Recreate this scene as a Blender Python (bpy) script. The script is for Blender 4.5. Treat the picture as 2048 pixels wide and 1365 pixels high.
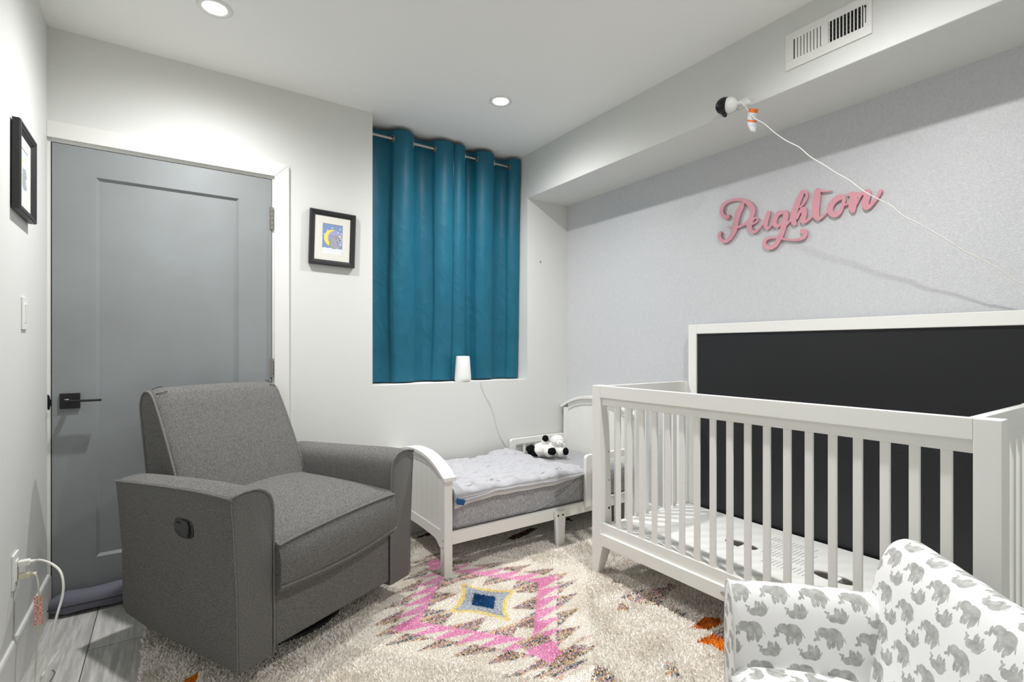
import bpy, bmesh, math, random
import numpy as np
from mathutils import Vector, Matrix

R = math.radians
for _o in list(bpy.data.objects):
    bpy.data.objects.remove(_o)
SC = bpy.context.scene
COL = SC.collection

# ------------------------------------------------------------ camera
YAW = math.atan((1024 - 336.0) / 1009.3)
cd = bpy.data.cameras.new('camera')
cam = bpy.data.objects.new('camera', cd); COL.objects.link(cam)
cd.sensor_fit = 'HORIZONTAL'; cd.sensor_width = 36.0
cd.lens = 1009.3 * 36.0 / 2048.0
cd.shift_y = (696.8 - 682.5) / 2048.0
cd.clip_start = 0.02
cam.location = (0.4287, -2.92, 1.1388)
cam.rotation_euler = (R(90), 0, -YAW)
SC.camera = cam

# ------------------------------------------------------------ view + world
SC.view_settings.view_transform = 'Standard'
SC.view_settings.look = 'None'
SC.view_settings.gamma = 1.0
SC.view_settings.use_curve_mapping = False
SC.view_settings.exposure = -0.11
LAMP_POWER = 35.5
LENS_GLOW = 12.0
SC.cycles.use_denoising = True
SC.cycles.max_bounces = 10
SC.cycles.diffuse_bounces = 7
SC.cycles.sample_clamp_indirect = 6.0
SC.cycles.caustics_reflective = False
SC.cycles.caustics_refractive = False
world = bpy.data.worlds.new('world'); SC.world = world
world.use_nodes = True
_bg = world.node_tree.nodes['Background']
_bg.inputs[0].default_value = (0.72, 0.84, 1.0, 1); _bg.inputs[1].default_value = 1.6

XW = 2.9226      # right wall
YF = -3.12       # wall behind the camera
H = 2.526        # ceiling
LAMPS = [(0.586, -0.540), (1.970, -0.546), (1.970, -2.20)]

# ------------------------------------------------------------ helpers
def lin(r, g, b):
    def f(c):
        c /= 255.0
        return c / 12.92 if c <= 0.04045 else ((c + 0.055) / 1.055) ** 2.4
    return (f(r), f(g), f(b), 1.0)


class NT:
    """small builder of node trees"""
    def __init__(s, name, rough=0.5, color=(200, 200, 200), metal=0.0, spec=0.5):
        s.m = bpy.data.materials.new(name); s.m.use_nodes = True
        s.t = s.m.node_tree; s.b = s.t.nodes['Principled BSDF']
        s.b.inputs['Base Color'].default_value = lin(*color)
        s.b.inputs['Roughness'].default_value = rough
        s.b.inputs['Metallic'].default_value = metal
        s.b.inputs['Specular IOR Level'].default_value = spec
    def new(s, k): return s.t.nodes.new(k)
    def put(s, sock, v):
        if isinstance(v, bpy.types.NodeSocket): s.t.links.new(v, sock)
        else: sock.default_value = v
    def math(s, op, a, b=0.0, c=0.0, clamp=False):
        n = s.new('ShaderNodeMath'); n.operation = op; n.use_clamp = clamp
        s.put(n.inputs[0], a); s.put(n.inputs[1], b); s.put(n.inputs[2], c); return n.outputs[0]
    def coord(s, k='Object'): return s.new('ShaderNodeTexCoord').outputs[k]
    def map(s, v, scale=(1, 1, 1), loc=(0, 0, 0), rot=(0, 0, 0), kind='POINT'):
        n = s.new('ShaderNodeMapping'); n.vector_type = kind
        s.put(n.inputs[0], v); n.inputs['Location'].default_value = loc
        n.inputs['Rotation'].default_value = rot; n.inputs['Scale'].default_value = scale
        return n.outputs[0]
    def noise(s, v, scale, detail=3, rough=0.55, out=0):
        n = s.new('ShaderNodeTexNoise'); s.put(n.inputs['Vector'], v)
        n.inputs['Scale'].default_value = scale; n.inputs['Detail'].default_value = detail
        n.inputs['Roughness'].default_value = rough; return n.outputs[out]
    def rng(s, v, a, b, c=0.0, d=1.0, smooth=False):
        n = s.new('ShaderNodeMapRange'); s.put(n.inputs[0], v)
        n.interpolation_type = 'SMOOTHSTEP' if smooth else 'LINEAR'
        for i, x in enumerate((a, b, c, d)): n.inputs[i + 1].default_value = x
        return n.outputs[0]
    def mix(s, f, a, b, mode='MIX'):
        n = s.new('ShaderNodeMix'); n.data_type = 'RGBA'; n.blend_type = mode
        s.put(n.inputs[0], f)
        s.put(n.inputs[6], a if isinstance(a, bpy.types.NodeSocket) else (lin(*a) if len(a) == 3 else a))
        s.put(n.inputs[7], b if isinstance(b, bpy.types.NodeSocket) else (lin(*b) if len(b) == 3 else b))
        return n.outputs[2]
    def bump(s, h, strength=0.3, dist=0.002, normal=None):
        n = s.new('ShaderNodeBump'); s.put(n.inputs['Height'], h)
        n.inputs['Strength'].default_value = strength; n.inputs['Distance'].default_value = dist
        if normal is not None: s.put(n.inputs['Normal'], normal)
        s.t.links.new(n.outputs[0], s.b.inputs['Normal']); return n.outputs[0]
    def color(s, c): s.put(s.b.inputs['Base Color'], c)
    def length(s, v):
        n = s.new('ShaderNodeVectorMath'); n.operation = 'LENGTH'; s.put(n.inputs[0], v); return n.outputs['Value']
    def sep(s, v):
        n = s.new('ShaderNodeSeparateXYZ'); s.put(n.inputs[0], v); return n.outputs
    def comb(s, x, y, z=0.0):
        n = s.new('ShaderNodeCombineXYZ'); s.put(n.inputs[0], x); s.put(n.inputs[1], y); s.put(n.inputs[2], z); return n.outputs[0]
    def ell(s, v, cx, cy, rx, ry, rot=0.0):
        """distance of v (flat) to an ellipse: < 1 inside"""
        return s.length(s.map(v, (rx, ry, 1), (cx, cy, 0), (0, 0, rot), 'TEXTURE'))
    def union(s, l):
        o = l[0]
        for x in l[1:]: o = s.math('MINIMUM', o, x)
        return o


def paint(name, rgb, rough=0.6, grain=0.0, scale=60, spec=0.4, metal=0.0, vary=0.0):
    n = NT(name, rough, rgb, metal, spec)
    co = n.coord()
    if grain: n.bump(n.noise(co, scale, 4), grain, 0.0015)
    if vary:
        f = n.noise(co, 3.0, 4)
        lo = tuple(max(0, c - vary) for c in rgb); hi = tuple(min(255, c + vary) for c in rgb)
        n.color(n.mix(f, lo, hi))
    return n.m


def emit(name, rgb, strength):
    n = NT(name); n.b.inputs['Emission Color'].default_value = lin(*rgb)
    n.b.inputs['Emission Strength'].default_value = strength; return n.m


class B:
    """collects geometry for ONE mesh object"""
    def __init__(s): s.v = []; s.f = []; s.uv = []
    def add(s, vs, fs, uvs=None):
        k = len(s.v); s.v.extend([tuple(map(float, v)) for v in vs])
        for i, f in enumerate(fs):
            s.f.append([j + k for j in f]); s.uv.append(uvs[i] if uvs else [(0, 0)] * len(f))
        return s
    def bm(s, m):
        m.verts.ensure_lookup_table()
        s.add([v.co[:] for v in m.verts], [[v.index for v in f.verts] for f in m.faces]); m.free(); return s
    def box(s, a, b, bev=0.0, seg=2, mat=None):
        m = bmesh.new(); bmesh.ops.create_cube(m, size=1.0)
        a = Vector(a); b = Vector(b); c = (a + b) / 2; d = b - a
        for v in m.verts: v.co = Vector((v.co.x * d.x, v.co.y * d.y, v.co.z * d.z)) + c
        bev = min(bev, min(abs(x) for x in d) * 0.49)
        if bev > 0: bmesh.ops.bevel(m, geom=list(m.edges), offset=bev, segments=seg, affect='EDGES', profile=0.5)
        if mat is not None: bmesh.ops.transform(m, matrix=mat, verts=m.verts)
        m.verts.index_update(); return s.bm(m)
    def hexa(s, p, bev=0.0, seg=2):
        """8 corners: bottom ring 0-3, top ring 4-7"""
        m = bmesh.new(); vs = [m.verts.new(q) for q in p]
        for f in ((3, 2, 1, 0), (4, 5, 6, 7), (0, 1, 5, 4), (1, 2, 6, 5), (2, 3, 7, 6), (3, 0, 4, 7)): m.faces.new([vs[i] for i in f])
        if bev > 0: bmesh.ops.bevel(m, geom=list(m.edges), offset=bev, segments=seg, affect='EDGES', profile=0.5)
        bmesh.ops.recalc_face_normals(m, faces=m.faces)
        m.verts.index_update(); return s.bm(m)
    def prism(s, pts, o, u, v, w, depth, bev=0.0, seg=2, ang=30):
        """polygon pts (a, b) in the plane o + a u + b v, pushed along w by depth"""
        o, u, v, w = Vector(o), Vector(u), Vector(v), Vector(w)
        m = bmesh.new(); lo = [m.verts.new(o + u * a + v * b) for a, b in pts]; hi = [m.verts.new(q.co + w * depth) for q in lo]
        n = len(pts); m.faces.new(lo); m.faces.new(list(reversed(hi)))
        for i in range(n): m.faces.new([lo[i], hi[i], hi[(i + 1) % n], lo[(i + 1) % n]])
        bmesh.ops.recalc_face_normals(m, faces=m.faces)
        if bev > 0:
            m.normal_update()
            es = [e for e in m.edges if len(e.link_faces) == 2 and e.calc_face_angle(0) > R(ang)]
            bmesh.ops.bevel(m, geom=es, offset=bev, segments=seg, affect='EDGES', profile=0.5, clamp_overlap=True)
        m.verts.index_update(); return s.bm(m)
    def tube(s, pts, r, n=8, cap=True, closed=False):
        pts = [Vector(p) for p in pts]; k = len(pts); rr = r if isinstance(r, (list, tuple)) else [r] * k
        vs = []; up = None
        for i, p in enumerate(pts):
            if closed: t = pts[(i + 1) % k] - pts[i - 1]
            else: t = pts[min(i + 1, k - 1)] - pts[max(i - 1, 0)]
            t.normalize()
            if up is None:
                up = Vector((0, 0, 1)) if abs(t.z) < 0.9 else Vector((1, 0, 0))
            a = t.cross(up)
            if a.length < 1e-6: a = t.cross(Vector((0, 1, 0)))
            a.normalize(); up = a.cross(t).normalized()
            for j in range(n):
                g = 2 * math.pi * j / n; vs.append(p + a * (math.cos(g) * rr[i]) + up * (math.sin(g) * rr[i]))
        fs = []
        for i in range(k if closed else k - 1):
            for j in range(n):
                i2 = (i + 1) % k; fs.append([i * n + j, i * n + (j + 1) % n, i2 * n + (j + 1) % n, i2 * n + j])
        if cap and not closed: fs += [list(range(n))[::-1], [(k - 1) * n + j for j in range(n)]]
        return s.add(vs, fs)
    def lathe(s, prof, c, axis=(0, 0, 1), n=32):
        """prof (radius, height) turned about axis through c"""
        ax = Vector(axis).normalized(); a = ax.orthogonal().normalized(); b = ax.cross(a); c = Vector(c); vs = []; fs = []
        for r_, h in prof:
            for j in range(n):
                g = 2 * math.pi * j / n; vs.append(c + ax * h + (a * math.cos(g) + b * math.sin(g)) * r_)
        for i in range(len(prof) - 1):
            for j in range(n): fs.append([i * n + j, i * n + (j + 1) % n, (i + 1) * n + (j + 1) % n, (i + 1) * n + j])
        if prof[0][0] > 1e-6: fs.append(list(range(n))[::-1])
        if prof[-1][0] > 1e-6: fs.append([(len(prof) - 1) * n + j for j in range(n)])
        return s.add(vs, fs)
    def loft(s, secs, cap=True, closed=True, uvs=None):
        n = len(secs[0]); vs = [p for q in secs for p in q]; fs = []; us = []
        for i in range(len(secs) - 1):
            for j in range(n if closed else n - 1):
                k = (j + 1) % n; fs.append([i * n + j, i * n + k, (i + 1) * n + k, (i + 1) * n + j])
                if uvs: us.append([uvs(i, j), uvs(i, j + 1), uvs(i + 1, j + 1), uvs(i + 1, j)])
        if cap:
            fs += [list(range(n))[::-1], [(len(secs) - 1) * n + j for j in range(n)]]
            if uvs: us += [[(p[0] + p[1], p[2]) for p in secs[0]][::-1], [(p[0] + p[1], p[2]) for p in secs[-1]]]
        return s.add(vs, fs, us if uvs else None)
    def ball(s, c, r, n=24, mat=None):
        r = (r, r, r) if isinstance(r, (int, float)) else r
        m = bmesh.new(); bmesh.ops.create_uvsphere(m, u_segments=n, v_segments=n // 2, radius=1.0)
        for v in m.verts: v.co = Vector((v.co.x * r[0], v.co.y * r[1], v.co.z * r[2]))
        if mat is not None: bmesh.ops.transform(m, matrix=mat, verts=m.verts)
        for v in m.verts: v.co += Vector(c)
        m.verts.index_update(); return s.bm(m)
    def build(s, name, mat, parent=None, smooth=35, uv=False, weld=False):
        me = bpy.data.meshes.new(name); me.from_pydata(s.v, [], s.f)
        if uv:
            l = me.uv_layers.new(name='UVMap'); l.data.foreach_set('uv', [c for f in s.uv for p in f for c in p])
        if weld:
            m = bmesh.new(); m.from_mesh(me); bmesh.ops.remove_doubles(m, verts=m.verts, dist=1e-5); m.to_mesh(me); m.free()
        me.materials.append(mat)
        if smooth:
            me.shade_smooth(); me.set_sharp_from_angle(angle=R(smooth))
        o = bpy.data.objects.new(name, me); COL.objects.link(o); o.parent = parent
        if smooth == 35:
            w = o.modifiers.new('flat_faces', 'WEIGHTED_NORMAL'); w.keep_sharp = True; w.weight = 90
        return o


def empty(name, loc=(0, 0, 0), rz=0.0):
    o = bpy.data.objects.new(name, None); COL.objects.link(o); o.location = loc; o.rotation_euler = (0, 0, rz)
    o.empty_display_size = 0.05; return o


def tag(o, label=None, cat=None, group=None, kind=None):
    if label: o['label'] = label
    if cat: o['category'] = cat
    if group: o['group'] = group
    if kind: o['kind'] = kind
    return o


def rings(pts, closed=False):
    return [Vector(p) for p in pts]


def smooth_path(pts, n=8):
    p = [Vector(q) for q in pts]; q = [2 * p[0] - p[1]] + p + [2 * p[-1] - p[-2]]; o = []
    for i in range(1, len(q) - 2):
        a, b, c, d = q[i - 1:i + 3]
        for k in range(n):
            t = k / n; o.append(0.5 * ((2 * b) + (c - a) * t + (2 * a - 5 * b + 4 * c - d) * t * t + (-a + 3 * b - 3 * c + d) * t ** 3))
    o.append(p[-1]); return o


def plate(name, loops, conv, nrm, thick, mat, parent=None, bevel=0.0):
    """flat plate with holes: loops of (a, b), filled, given a thickness"""
    cu = bpy.data.curves.new(name, 'CURVE'); cu.dimensions = '2D'; cu.fill_mode = 'BOTH'; cu.extrude = thick / 2; cu.bevel_depth = bevel
    for L in loops:
        sp = cu.splines.new('POLY'); sp.points.add(len(L) - 1); sp.use_cyclic_u = True
        for i, (a, b) in enumerate(L): sp.points[i].co = (a, b, 0, 1)
    tmp = bpy.data.objects.new('tmp_plate', cu); COL.objects.link(tmp)
    me = bpy.data.meshes.new_from_object(tmp); bpy.data.objects.remove(tmp)
    me.name = name
    for v in me.vertices: v.co = conv(v.co.x, v.co.y, v.co.z)
    me.materials.clear(); me.materials.append(mat)
    m = bmesh.new(); m.from_mesh(me); bmesh.ops.remove_doubles(m, verts=m.verts, dist=1e-6)
    bmesh.ops.recalc_face_normals(m, faces=m.faces); m.to_mesh(me); m.free()
    o = bpy.data.objects.new(name, me); COL.objects.link(o); o.parent = parent
    return o

# ------------------------------------------------------------ materials
M = {}
M['wall'] = paint('wall_paint', (221, 222, 219), 0.75, 0.06, 90, 0.25)
M['ceil'] = paint('ceiling_paint', (243, 243, 241), 0.85, 0.05, 90, 0.2)
M['trim'] = paint('trim_paint', (229, 229, 226), 0.45, 0.02, 40)
M['white'] = paint('white_lacquer', (236, 236, 232), 0.38, 0.0)
M['plastic'] = paint('white_plastic', (238, 238, 236), 0.35)
M['black'] = paint('matte_black_metal', (26, 27, 28), 0.45)
M['blackplastic'] = paint('black_plastic', (20, 20, 22), 0.3)
M['steel'] = paint('brushed_nickel', (176, 172, 165), 0.32, metal=0.9)
M['panel'] = paint('black_panel', (29, 30, 33), 0.42, 0.03, 200, 0.45, vary=1)
M['frame'] = paint('black_frame', (48, 47, 49), 0.42)
M['mat'] = paint('picture_mat', (226, 224, 216), 0.8)
M['hole'] = paint('dark_hole', (12, 12, 12), 0.9)
M['slot'] = paint('dark_slot', (60, 60, 58), 0.9)
M['pink'] = paint('pink_paint', (224, 160, 172), 0.45, 0.0)
M['cord'] = paint('white_cord', (232, 230, 224), 0.5)
M['cream'] = paint('ivory_cord', (214, 210, 188), 0.5)
M['glass'] = NT('window_glass', 0.02, (250, 250, 250)).m
M['glass'].node_tree.nodes['Principled BSDF'].inputs['Transmission Weight'].default_value = 1.0

# grey door paint, brushed unevenly
n = NT('door_paint', 0.5, (158, 164, 167)); co = n.coord()
n.color(n.mix(n.rng(n.noise(co, 2.2, 3), 0.35, 0.65), (135, 139, 140), (143, 148, 150)))
n.bump(n.noise(n.map(co, (1, 1, 0.2)), 70, 3), 0.05, 0.001); M['door'] = n.m

# silver wallpaper: fibrous, glittering
n = NT('wallpaper', 0.42, (206, 208, 213), spec=0.6); co = n.coord()
f1 = n.noise(n.map(co, (1, 1, 0.6)), 150, 5, 0.75); f2 = n.noise(co, 8, 5, 0.6)
g = n.noise(co, 190, 2, 0.7)
c = n.mix(n.rng(f1, 0.35, 0.66), (198, 199, 202), (213, 214, 217)); c = n.mix(n.rng(f2, 0.3, 0.7, 0, 0.3), c, (204, 207, 212))
n.color(c)
n.b.inputs['Coat Weight'].default_value = 0.9; n.b.inputs['Coat Roughness'].default_value = 0.27; n.b.inputs['Coat IOR'].default_value = 1.7
n.bump(f1, 0.18, 0.0012)
bn = n.new('ShaderNodeBump'); n.put(bn.inputs['Height'], g); bn.inputs['Strength'].default_value = 1.0; bn.inputs['Distance'].default_value = 0.0030
n.t.links.new(bn.outputs[0], n.b.inputs['Coat Normal'])
M['paper'] = n.m

# grey vinyl planks running towards the door wall
n = NT('floor_planks', 0.42); co = n.coord()
sx = n.sep(co)
px = n.math('DIVIDE', sx[0], 0.178); row = n.math('FLOOR', px)
py = n.math('ADD', n.math('DIVIDE', sx[1], 1.22), n.math('MULTIPLY', row, 0.37))
cell = n.comb(row, n.math('FLOOR', py))
wn = n.new('ShaderNodeTexWhiteNoise'); n.put(wn.inputs['Vector'], cell)
grain = n.noise(n.map(co, (14, 1.3, 1), (0, 0, 0)), 3.2, 6, 0.65)
base = n.mix(wn.outputs[0], (172, 171, 168), (204, 203, 199))
base = n.mix(n.rng(grain, 0.42, 0.7), base, (226, 225, 221))
base = n.mix(n.rng(n.noise(n.map(co, (22, 1.0, 1), (3, 0, 0)), 2.2, 5, 0.7), 0.62, 0.74, 0, 0.5), base, (120, 116, 112))
fx = n.math('ABSOLUTE', n.math('SUBTRACT', n.math('FRACT', px), 0.5)); fy = n.math('ABSOLUTE', n.math('SUBTRACT', n.math('FRACT', py), 0.5))
line = n.math('MAXIMUM', n.rng(fx, 0.488, 0.494), n.rng(fy, 0.4985, 0.4992))
n.color(n.mix(line, base, (70, 67, 64))); n.bump(n.math('SUBTRACT', grain, line), 0.12, 0.002); M['floor'] = n.m


def heather(name, lo, hi):
    n = NT(name, 0.95, lo, spec=0.12); co = n.coord()
    a = n.noise(n.map(co, (1, 1, 3.0)), 180, 3, 0.7); b = n.noise(n.map(co, (1, 1, 2.2), (5, 2, 1)), 480, 2)
    f = n.math('ADD', n.math('MULTIPLY', a, 0.5), n.math('MULTIPLY', b, 0.5))
    n.color(n.mix(n.rng(f, 0.36, 0.64), lo, hi)); n.bump(f, 0.3, 0.001)
    return n.m

M['chair'] = heather('charcoal_heather', (57, 56, 55), (138, 137, 135))
M['chair_pipe'] = heather('charcoal_piping', (90, 89, 88), (140, 139, 137))
M['stopper'] = paint('slate_fabric', (112, 112, 124), 0.9, 0.2, 300)
# sheet: vertical streaks
n = NT('heather_sheet', 0.95, (150, 150, 152), spec=0.15); co = n.coord()
f = n.noise(n.map(co, (3.0, 3.0, 0.35)), 150, 4, 0.75)
n.color(n.mix(n.rng(f, 0.38, 0.62), (128, 128, 132), (196, 196, 198))); n.bump(f, 0.15, 0.001); M['sheet'] = n.m
n = NT('muslin_blanket', 0.9, (205, 205, 208), spec=0.15); co = n.coord()
w1 = n.noise(co, 14, 5, 0.6)
n.color(n.mix(n.noise(co, 40, 3), (176, 176, 180), (190, 190, 194))); n.bump(w1, 0.6, 0.014); M['blanket'] = n.m
M['blanket_under'] = paint('pale_lining', (212, 212, 212), 0.9, 0.3, 60)
M['bluetag'] = paint('blue_label', (20, 84, 140), 0.7)

# teal satin
n = NT('teal_satin', 0.5, (18, 86, 108), spec=0.35); co = n.coord()
w1 = n.noise(n.map(co, (1, 1, 0.5)), 12, 4, 0.5); w2 = n.noise(n.map(co, (1, 1, 0.25)), 130, 2)
n.color(n.mix(n.rng(w1, 0.3, 0.7), (18, 92, 115), (21, 99, 123)))
n.bump(n.math('ADD', w1, n.math('MULTIPLY', w2, 0.10)), 0.18, 0.010)
n.b.inputs['Sheen Weight'].default_value = 0.12; n.b.inputs['Sheen Tint'].default_value = (0.3, 0.7, 0.85, 1)
M['curtain'] = n.m

# coloured yarn (colour of the woven pattern)
n = NT('rug_yarn', 0.95, (232, 226, 214), spec=0.1)
a = n.new('ShaderNodeVertexColor'); a.layer_name = 'yarn'
n.color(a.outputs[0]); n.b.inputs['Sheen Weight'].default_value = 0.2; M['yarn'] = n.m


# elephants printed on white cotton
def elephants(name):
    n = NT(name, 0.85, (236, 236, 236), spec=0.2); uv = n.coord('UV')
    def beast(cx, cy, size, flip, seed):
        s = n.sep(uv); u = n.math('DIVIDE', s[0], 0.099); v = n.math('DIVIDE', s[1], 0.092)
        v = n.math('ADD', v, cy); rowi = n.math('FLOOR', v)
        sh = n.math('MULTIPLY', rowi, 0.27)
        u = n.math('ADD', n.math('ADD', u, cx), sh)
        a = n.math('MULTIPLY', n.math('SUBTRACT', n.math('FRACT', u), 0.5), 0.099 / size)
        b = n.math('MULTIPLY', n.math('SUBTRACT', n.math('FRACT', v), 0.5), 0.092 / size)
        if flip: b = n.math('MULTIPLY', b, -1.0)
        wob = n.noise(uv, 160, 2, out=1)
        p = n.comb(a, b)
        mx = n.new('ShaderNodeMix'); mx.data_type = 'VECTOR'; mx.inputs[0].default_value = 0.06
        n.put(mx.inputs[4], p); n.put(mx.inputs[5], wob); p = mx.outputs[1]
        E_ = [(0.14, 0.08, 0.31, 0.23, -0.1), (-0.24, 0.13, 0.18, 0.17, 0.3), (-0.12, 0.10, 0.13, 0.20, 0.2), (-0.43, 0.0, 0.055, 0.17, 0.35),
              (-0.50, -0.12, 0.09, 0.05, 0.6), (-0.05, -0.22, 0.075, 0.18, 0.1), (0.10, -0.20, 0.075, 0.16, -0.15), (0.27, -0.22, 0.075, 0.18, 0.05),
              (0.38, -0.14, 0.07, 0.16, -0.3), (0.49, -0.02, 0.02, 0.13, 0.5)]
        return n.union([n.ell(p, *e) for e in E_])
    d1 = beast(0.0, 0.0, 0.066, False, 0); d2 = beast(0.5, 0.5, 0.050, True, 1)
    d = n.math('MINIMUM', d1, d2)
    ink = n.rng(d, 0.93, 1.05, 1.0, 0.0, True)
    tone = n.mix(n.rng(n.noise(uv, 55, 4, 0.6), 0.35, 0.65), (160, 160, 158), (194, 194, 192))
    n.color(n.mix(ink, (238, 238, 238), tone)); n.bump(n.noise(uv, 900, 2), 0.1, 0.0006); return n.m

M['elephant'] = elephants('elephant_print')
# ============================================================ the room
def struct(name, b, mat, label=None, parent=None, smooth=35):
    o = b.build(name, mat, parent, smooth)
    if parent is None: tag(o, label, None, None, 'structure')
    return o

NX0, NX1, NZ = 1.4244, 2.553, 0.916      # window niche
SX, SZ = 2.553, 2.211                    # boxed duct along the right wall
DX0, DX1, DZ = 0.010, 0.884, 2.033       # door opening
T = 0.30

b = B()
wo = [(-0.3, DZ + 0.012), (DX1 + 0.012, DZ + 0.012), (DX1 + 0.012, -0.1), (XW + 0.3, -0.1), (XW + 0.3, H + 0.1), (NX1, H + 0.1), (NX1, NZ), (NX0, NZ), (NX0, H + 0.1), (-0.3, H + 0.1)]
b.prism(wo, (0, 0, 0), (1, 0, 0), (0, 0, 1), (0, 1, 0), T)
b.box((-0.3, 0.06, -0.1), (DX1 + 0.012, T, DZ + 0.012))  # unseen block behind the door, added to keep sky light out of its gaps
struct('wall_back', b, M['wall'], 'white painted wall with the grey door and the curtained window niche')
b = B(); b.box((-0.3, YF - 0.3, -0.1), (0, T, H + 0.1)); struct('wall_left', b, M['wall'], 'white painted side wall with a framed print and an outlet')
b = B(); b.box((XW, YF - 0.3, -0.1), (XW + 0.3, 0.0, H + 0.1)); struct('wall_right', b, M['paper'], 'side wall papered in glittery silver grey')
b = B(); b.box((-0.3, YF - 0.3, -0.1), (XW + 0.3, YF, H + 0.1)); struct('wall_front', b, M['wall'], 'white wall behind the camera')
b = B(); b.box((-0.3, YF - 0.3, H), (XW + 0.3, T + 0.02, H + 0.15)); struct('ceiling', b, M['ceil'], 'flat white ceiling with recessed lights')
b = B(); b.box((-0.3, YF - 0.3, -0.12), (XW + 0.3, T, 0.0)); struct('floor', b, M['floor'], 'weathered grey plank floor')
b = B(); b.box((SX, YF, SZ), (XW + 0.01, 0.0, H + 0.02), 0.002, 1); struct('trim_1', b, M['wall'], 'white boxed duct running under the ceiling along the papered wall')

def baseboard(name, a, c, nrm, label):
    """a -> c along the wall, nrm points into the room"""
    a, c, nrm = Vector(a), Vector(c), Vector(nrm); d = (c - a); L = d.length; d.normalize()
    b = B(); b.prism([(0, 0), (0.014, 0), (0.014, 0.155), (0.008, 0.166), (0, 0.166)], a, nrm, (0, 0, 1), d, L, 0.001, 1)
    struct(name, b, M['trim'], label)
baseboard('baseboard_left', (0, YF, 0), (0, -0.006, 0), (1, 0, 0), 'white baseboard along the side wall with the outlet')
baseboard('baseboard_back', (0.968, 0, 0), (XW, 0, 0), (0, -1, 0), 'white baseboard under the curtained window')
baseboard('baseboard_right', (XW, -0.015, 0), (XW, YF, 0), (-1, 0, 0), 'white baseboard below the silver wallpaper')

# window behind the curtains
w = empty('window_1', (2.0, 0.26, 0.92)); tag(w, 'white framed window almost hidden behind the teal curtains', kind='structure')
def loc(p, c): return (p[0] - c[0], p[1] - c[1], p[2] - c[2])
wc = (2.0, 0.26, 0.92)
def wbox(b, p, q, bev=0.003): b.box(loc(p, wc), loc(q, wc), bev)
b = B()
wbox(b, (NX0, 0.24, NZ), (NX0 + 0.06, 0.29, H)); wbox(b, (NX1 - 0.06, 0.24, NZ), (NX1, 0.29, H))
wbox(b, (NX0 + 0.06, 0.24, NZ), (NX1 - 0.06, 0.29, NZ + 0.06)); wbox(b, (NX0 + 0.06, 0.24, H - 0.06), (NX1 - 0.06, 0.29, H))
wbox(b, (NX0 + 0.06, 0.245, 1.69), (NX1 - 0.06, 0.285, 1.74))
b.build('window_frame', M['trim'], w)
b = B(); wbox(b, (NX0 + 0.06, 0.262, NZ + 0.06), (NX1 - 0.06, 0.266, H - 0.06), 0); b.build('pane', M['glass'], w)

# door
d = empty('door_1', (0.45, 0, 0)); tag(d, 'grey single panel door with a black lever handle', kind='structure')
dc = (0.45, 0, 0)
X0, X1, Z0, Z1 = DX0 + 0.004, DX1 - 0.003, 0.012, DZ - 0.003
PX0, PX1, PZ0, PZ1 = 0.1615, 0.729, 0.2016, 1.905
yf, yr, e = 0.002, 0.013, 0.012
def rect(x0, x1, z0, z1, y): return [(x0 - .45, y, z0), (x1 - .45, y, z0), (x1 - .45, y, z1), (x0 - .45, y, z1)]
o_, i_, p_ = rect(X0, X1, Z0, Z1, yf), rect(PX0, PX1, PZ0, PZ1, yf), rect(PX0 + e, PX1 - e, PZ0 + e, PZ1 - e, yr)
bk, bi = rect(X0, X1, Z0, Z1, yf + 0.036), None
vs = o_ + i_ + p_ + bk; fs = []
for k in range(4):
    j = (k + 1) % 4; fs += [[k, j, 4 + j, 4 + k], [4 + k, 4 + j, 8 + j, 8 + k], [j, k, 12 + k, 12 + j]]
fs += [[8, 9, 10, 11], [15, 14, 13, 12]]
B().add(vs, fs).build('door_slab', M['door'], d, smooth=0)
b = B(); b.box(loc((0.0, 0.0, 0), dc), loc((DX0, 0.06, DZ + 0.012), dc)); b.box(loc((DX1, 0.0, 0), dc), loc((DX1 + 0.012, 0.06, DZ + 0.012), dc))
b.box(loc((DX0, 0.0, DZ), dc), loc((DX1, 0.06, DZ + 0.012), dc)); b.build('door_frame', M['trim'], d)
cs = -0.017
b = B()
zt, zb_, xr, xo = 2.118, 2.046, 0.893, 0.965
b.prism([(0.0, zb_), (xr, zb_), (xo, zt), (0.0, zt)], (-0.45, cs, 0), (1, 0, 0), (0, 0, 1), (0, 1, 0), -cs, 0.0015, 1)
b.build('head_casing', M['trim'], d)
b = B(); b.prism([(xr, 0), (xo, 0), (xo, zt - 0.001), (xr, zb_ - 0.001)], (-0.45, cs, 0), (1, 0, 0), (0, 0, 1), (0, 1, 0), -cs, 0.0015, 1)
b.build('side_casing', M['trim'], d)
# lever handle
h = B(); h.box((0.040 - .45, -0.008, 0.874), (0.108 - .45, 0.002, 0.941), 0.001, 1).build('handle_plate', M['black'], d)
hp = bpy.data.objects['handle_plate']
b = B(); b.tube([(0.074 - .45, -0.006, 0.910), (0.074 - .45, -0.058, 0.910)], 0.009, 16)
b.box((0.066 - .45, -0.068, 0.906), (0.186 - .45, -0.046, 0.915), 0.003, 3); b.build('lever', M['black'], hp)
b = B(); b.ball((0.070 - .45, -0.058, 0.918), (0.009, 0.006, 0.003), 12); b.build('key_turn', M['steel'], hp)
b = B()
rnd = random.Random(4); L = []
for k in range(18):
    a = 2 * math.pi * k / 18; r_ = 0.9 + 0.25 * rnd.random(); L.append((math.cos(a) * 0.006 * r_, math.sin(a) * 0.034 * r_))
b.prism(L, (0.0035 - .45, -0.0012, 0.905), (1, 0, 0), (0, 0, 1), (0, 1, 0), 0.004)
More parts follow.
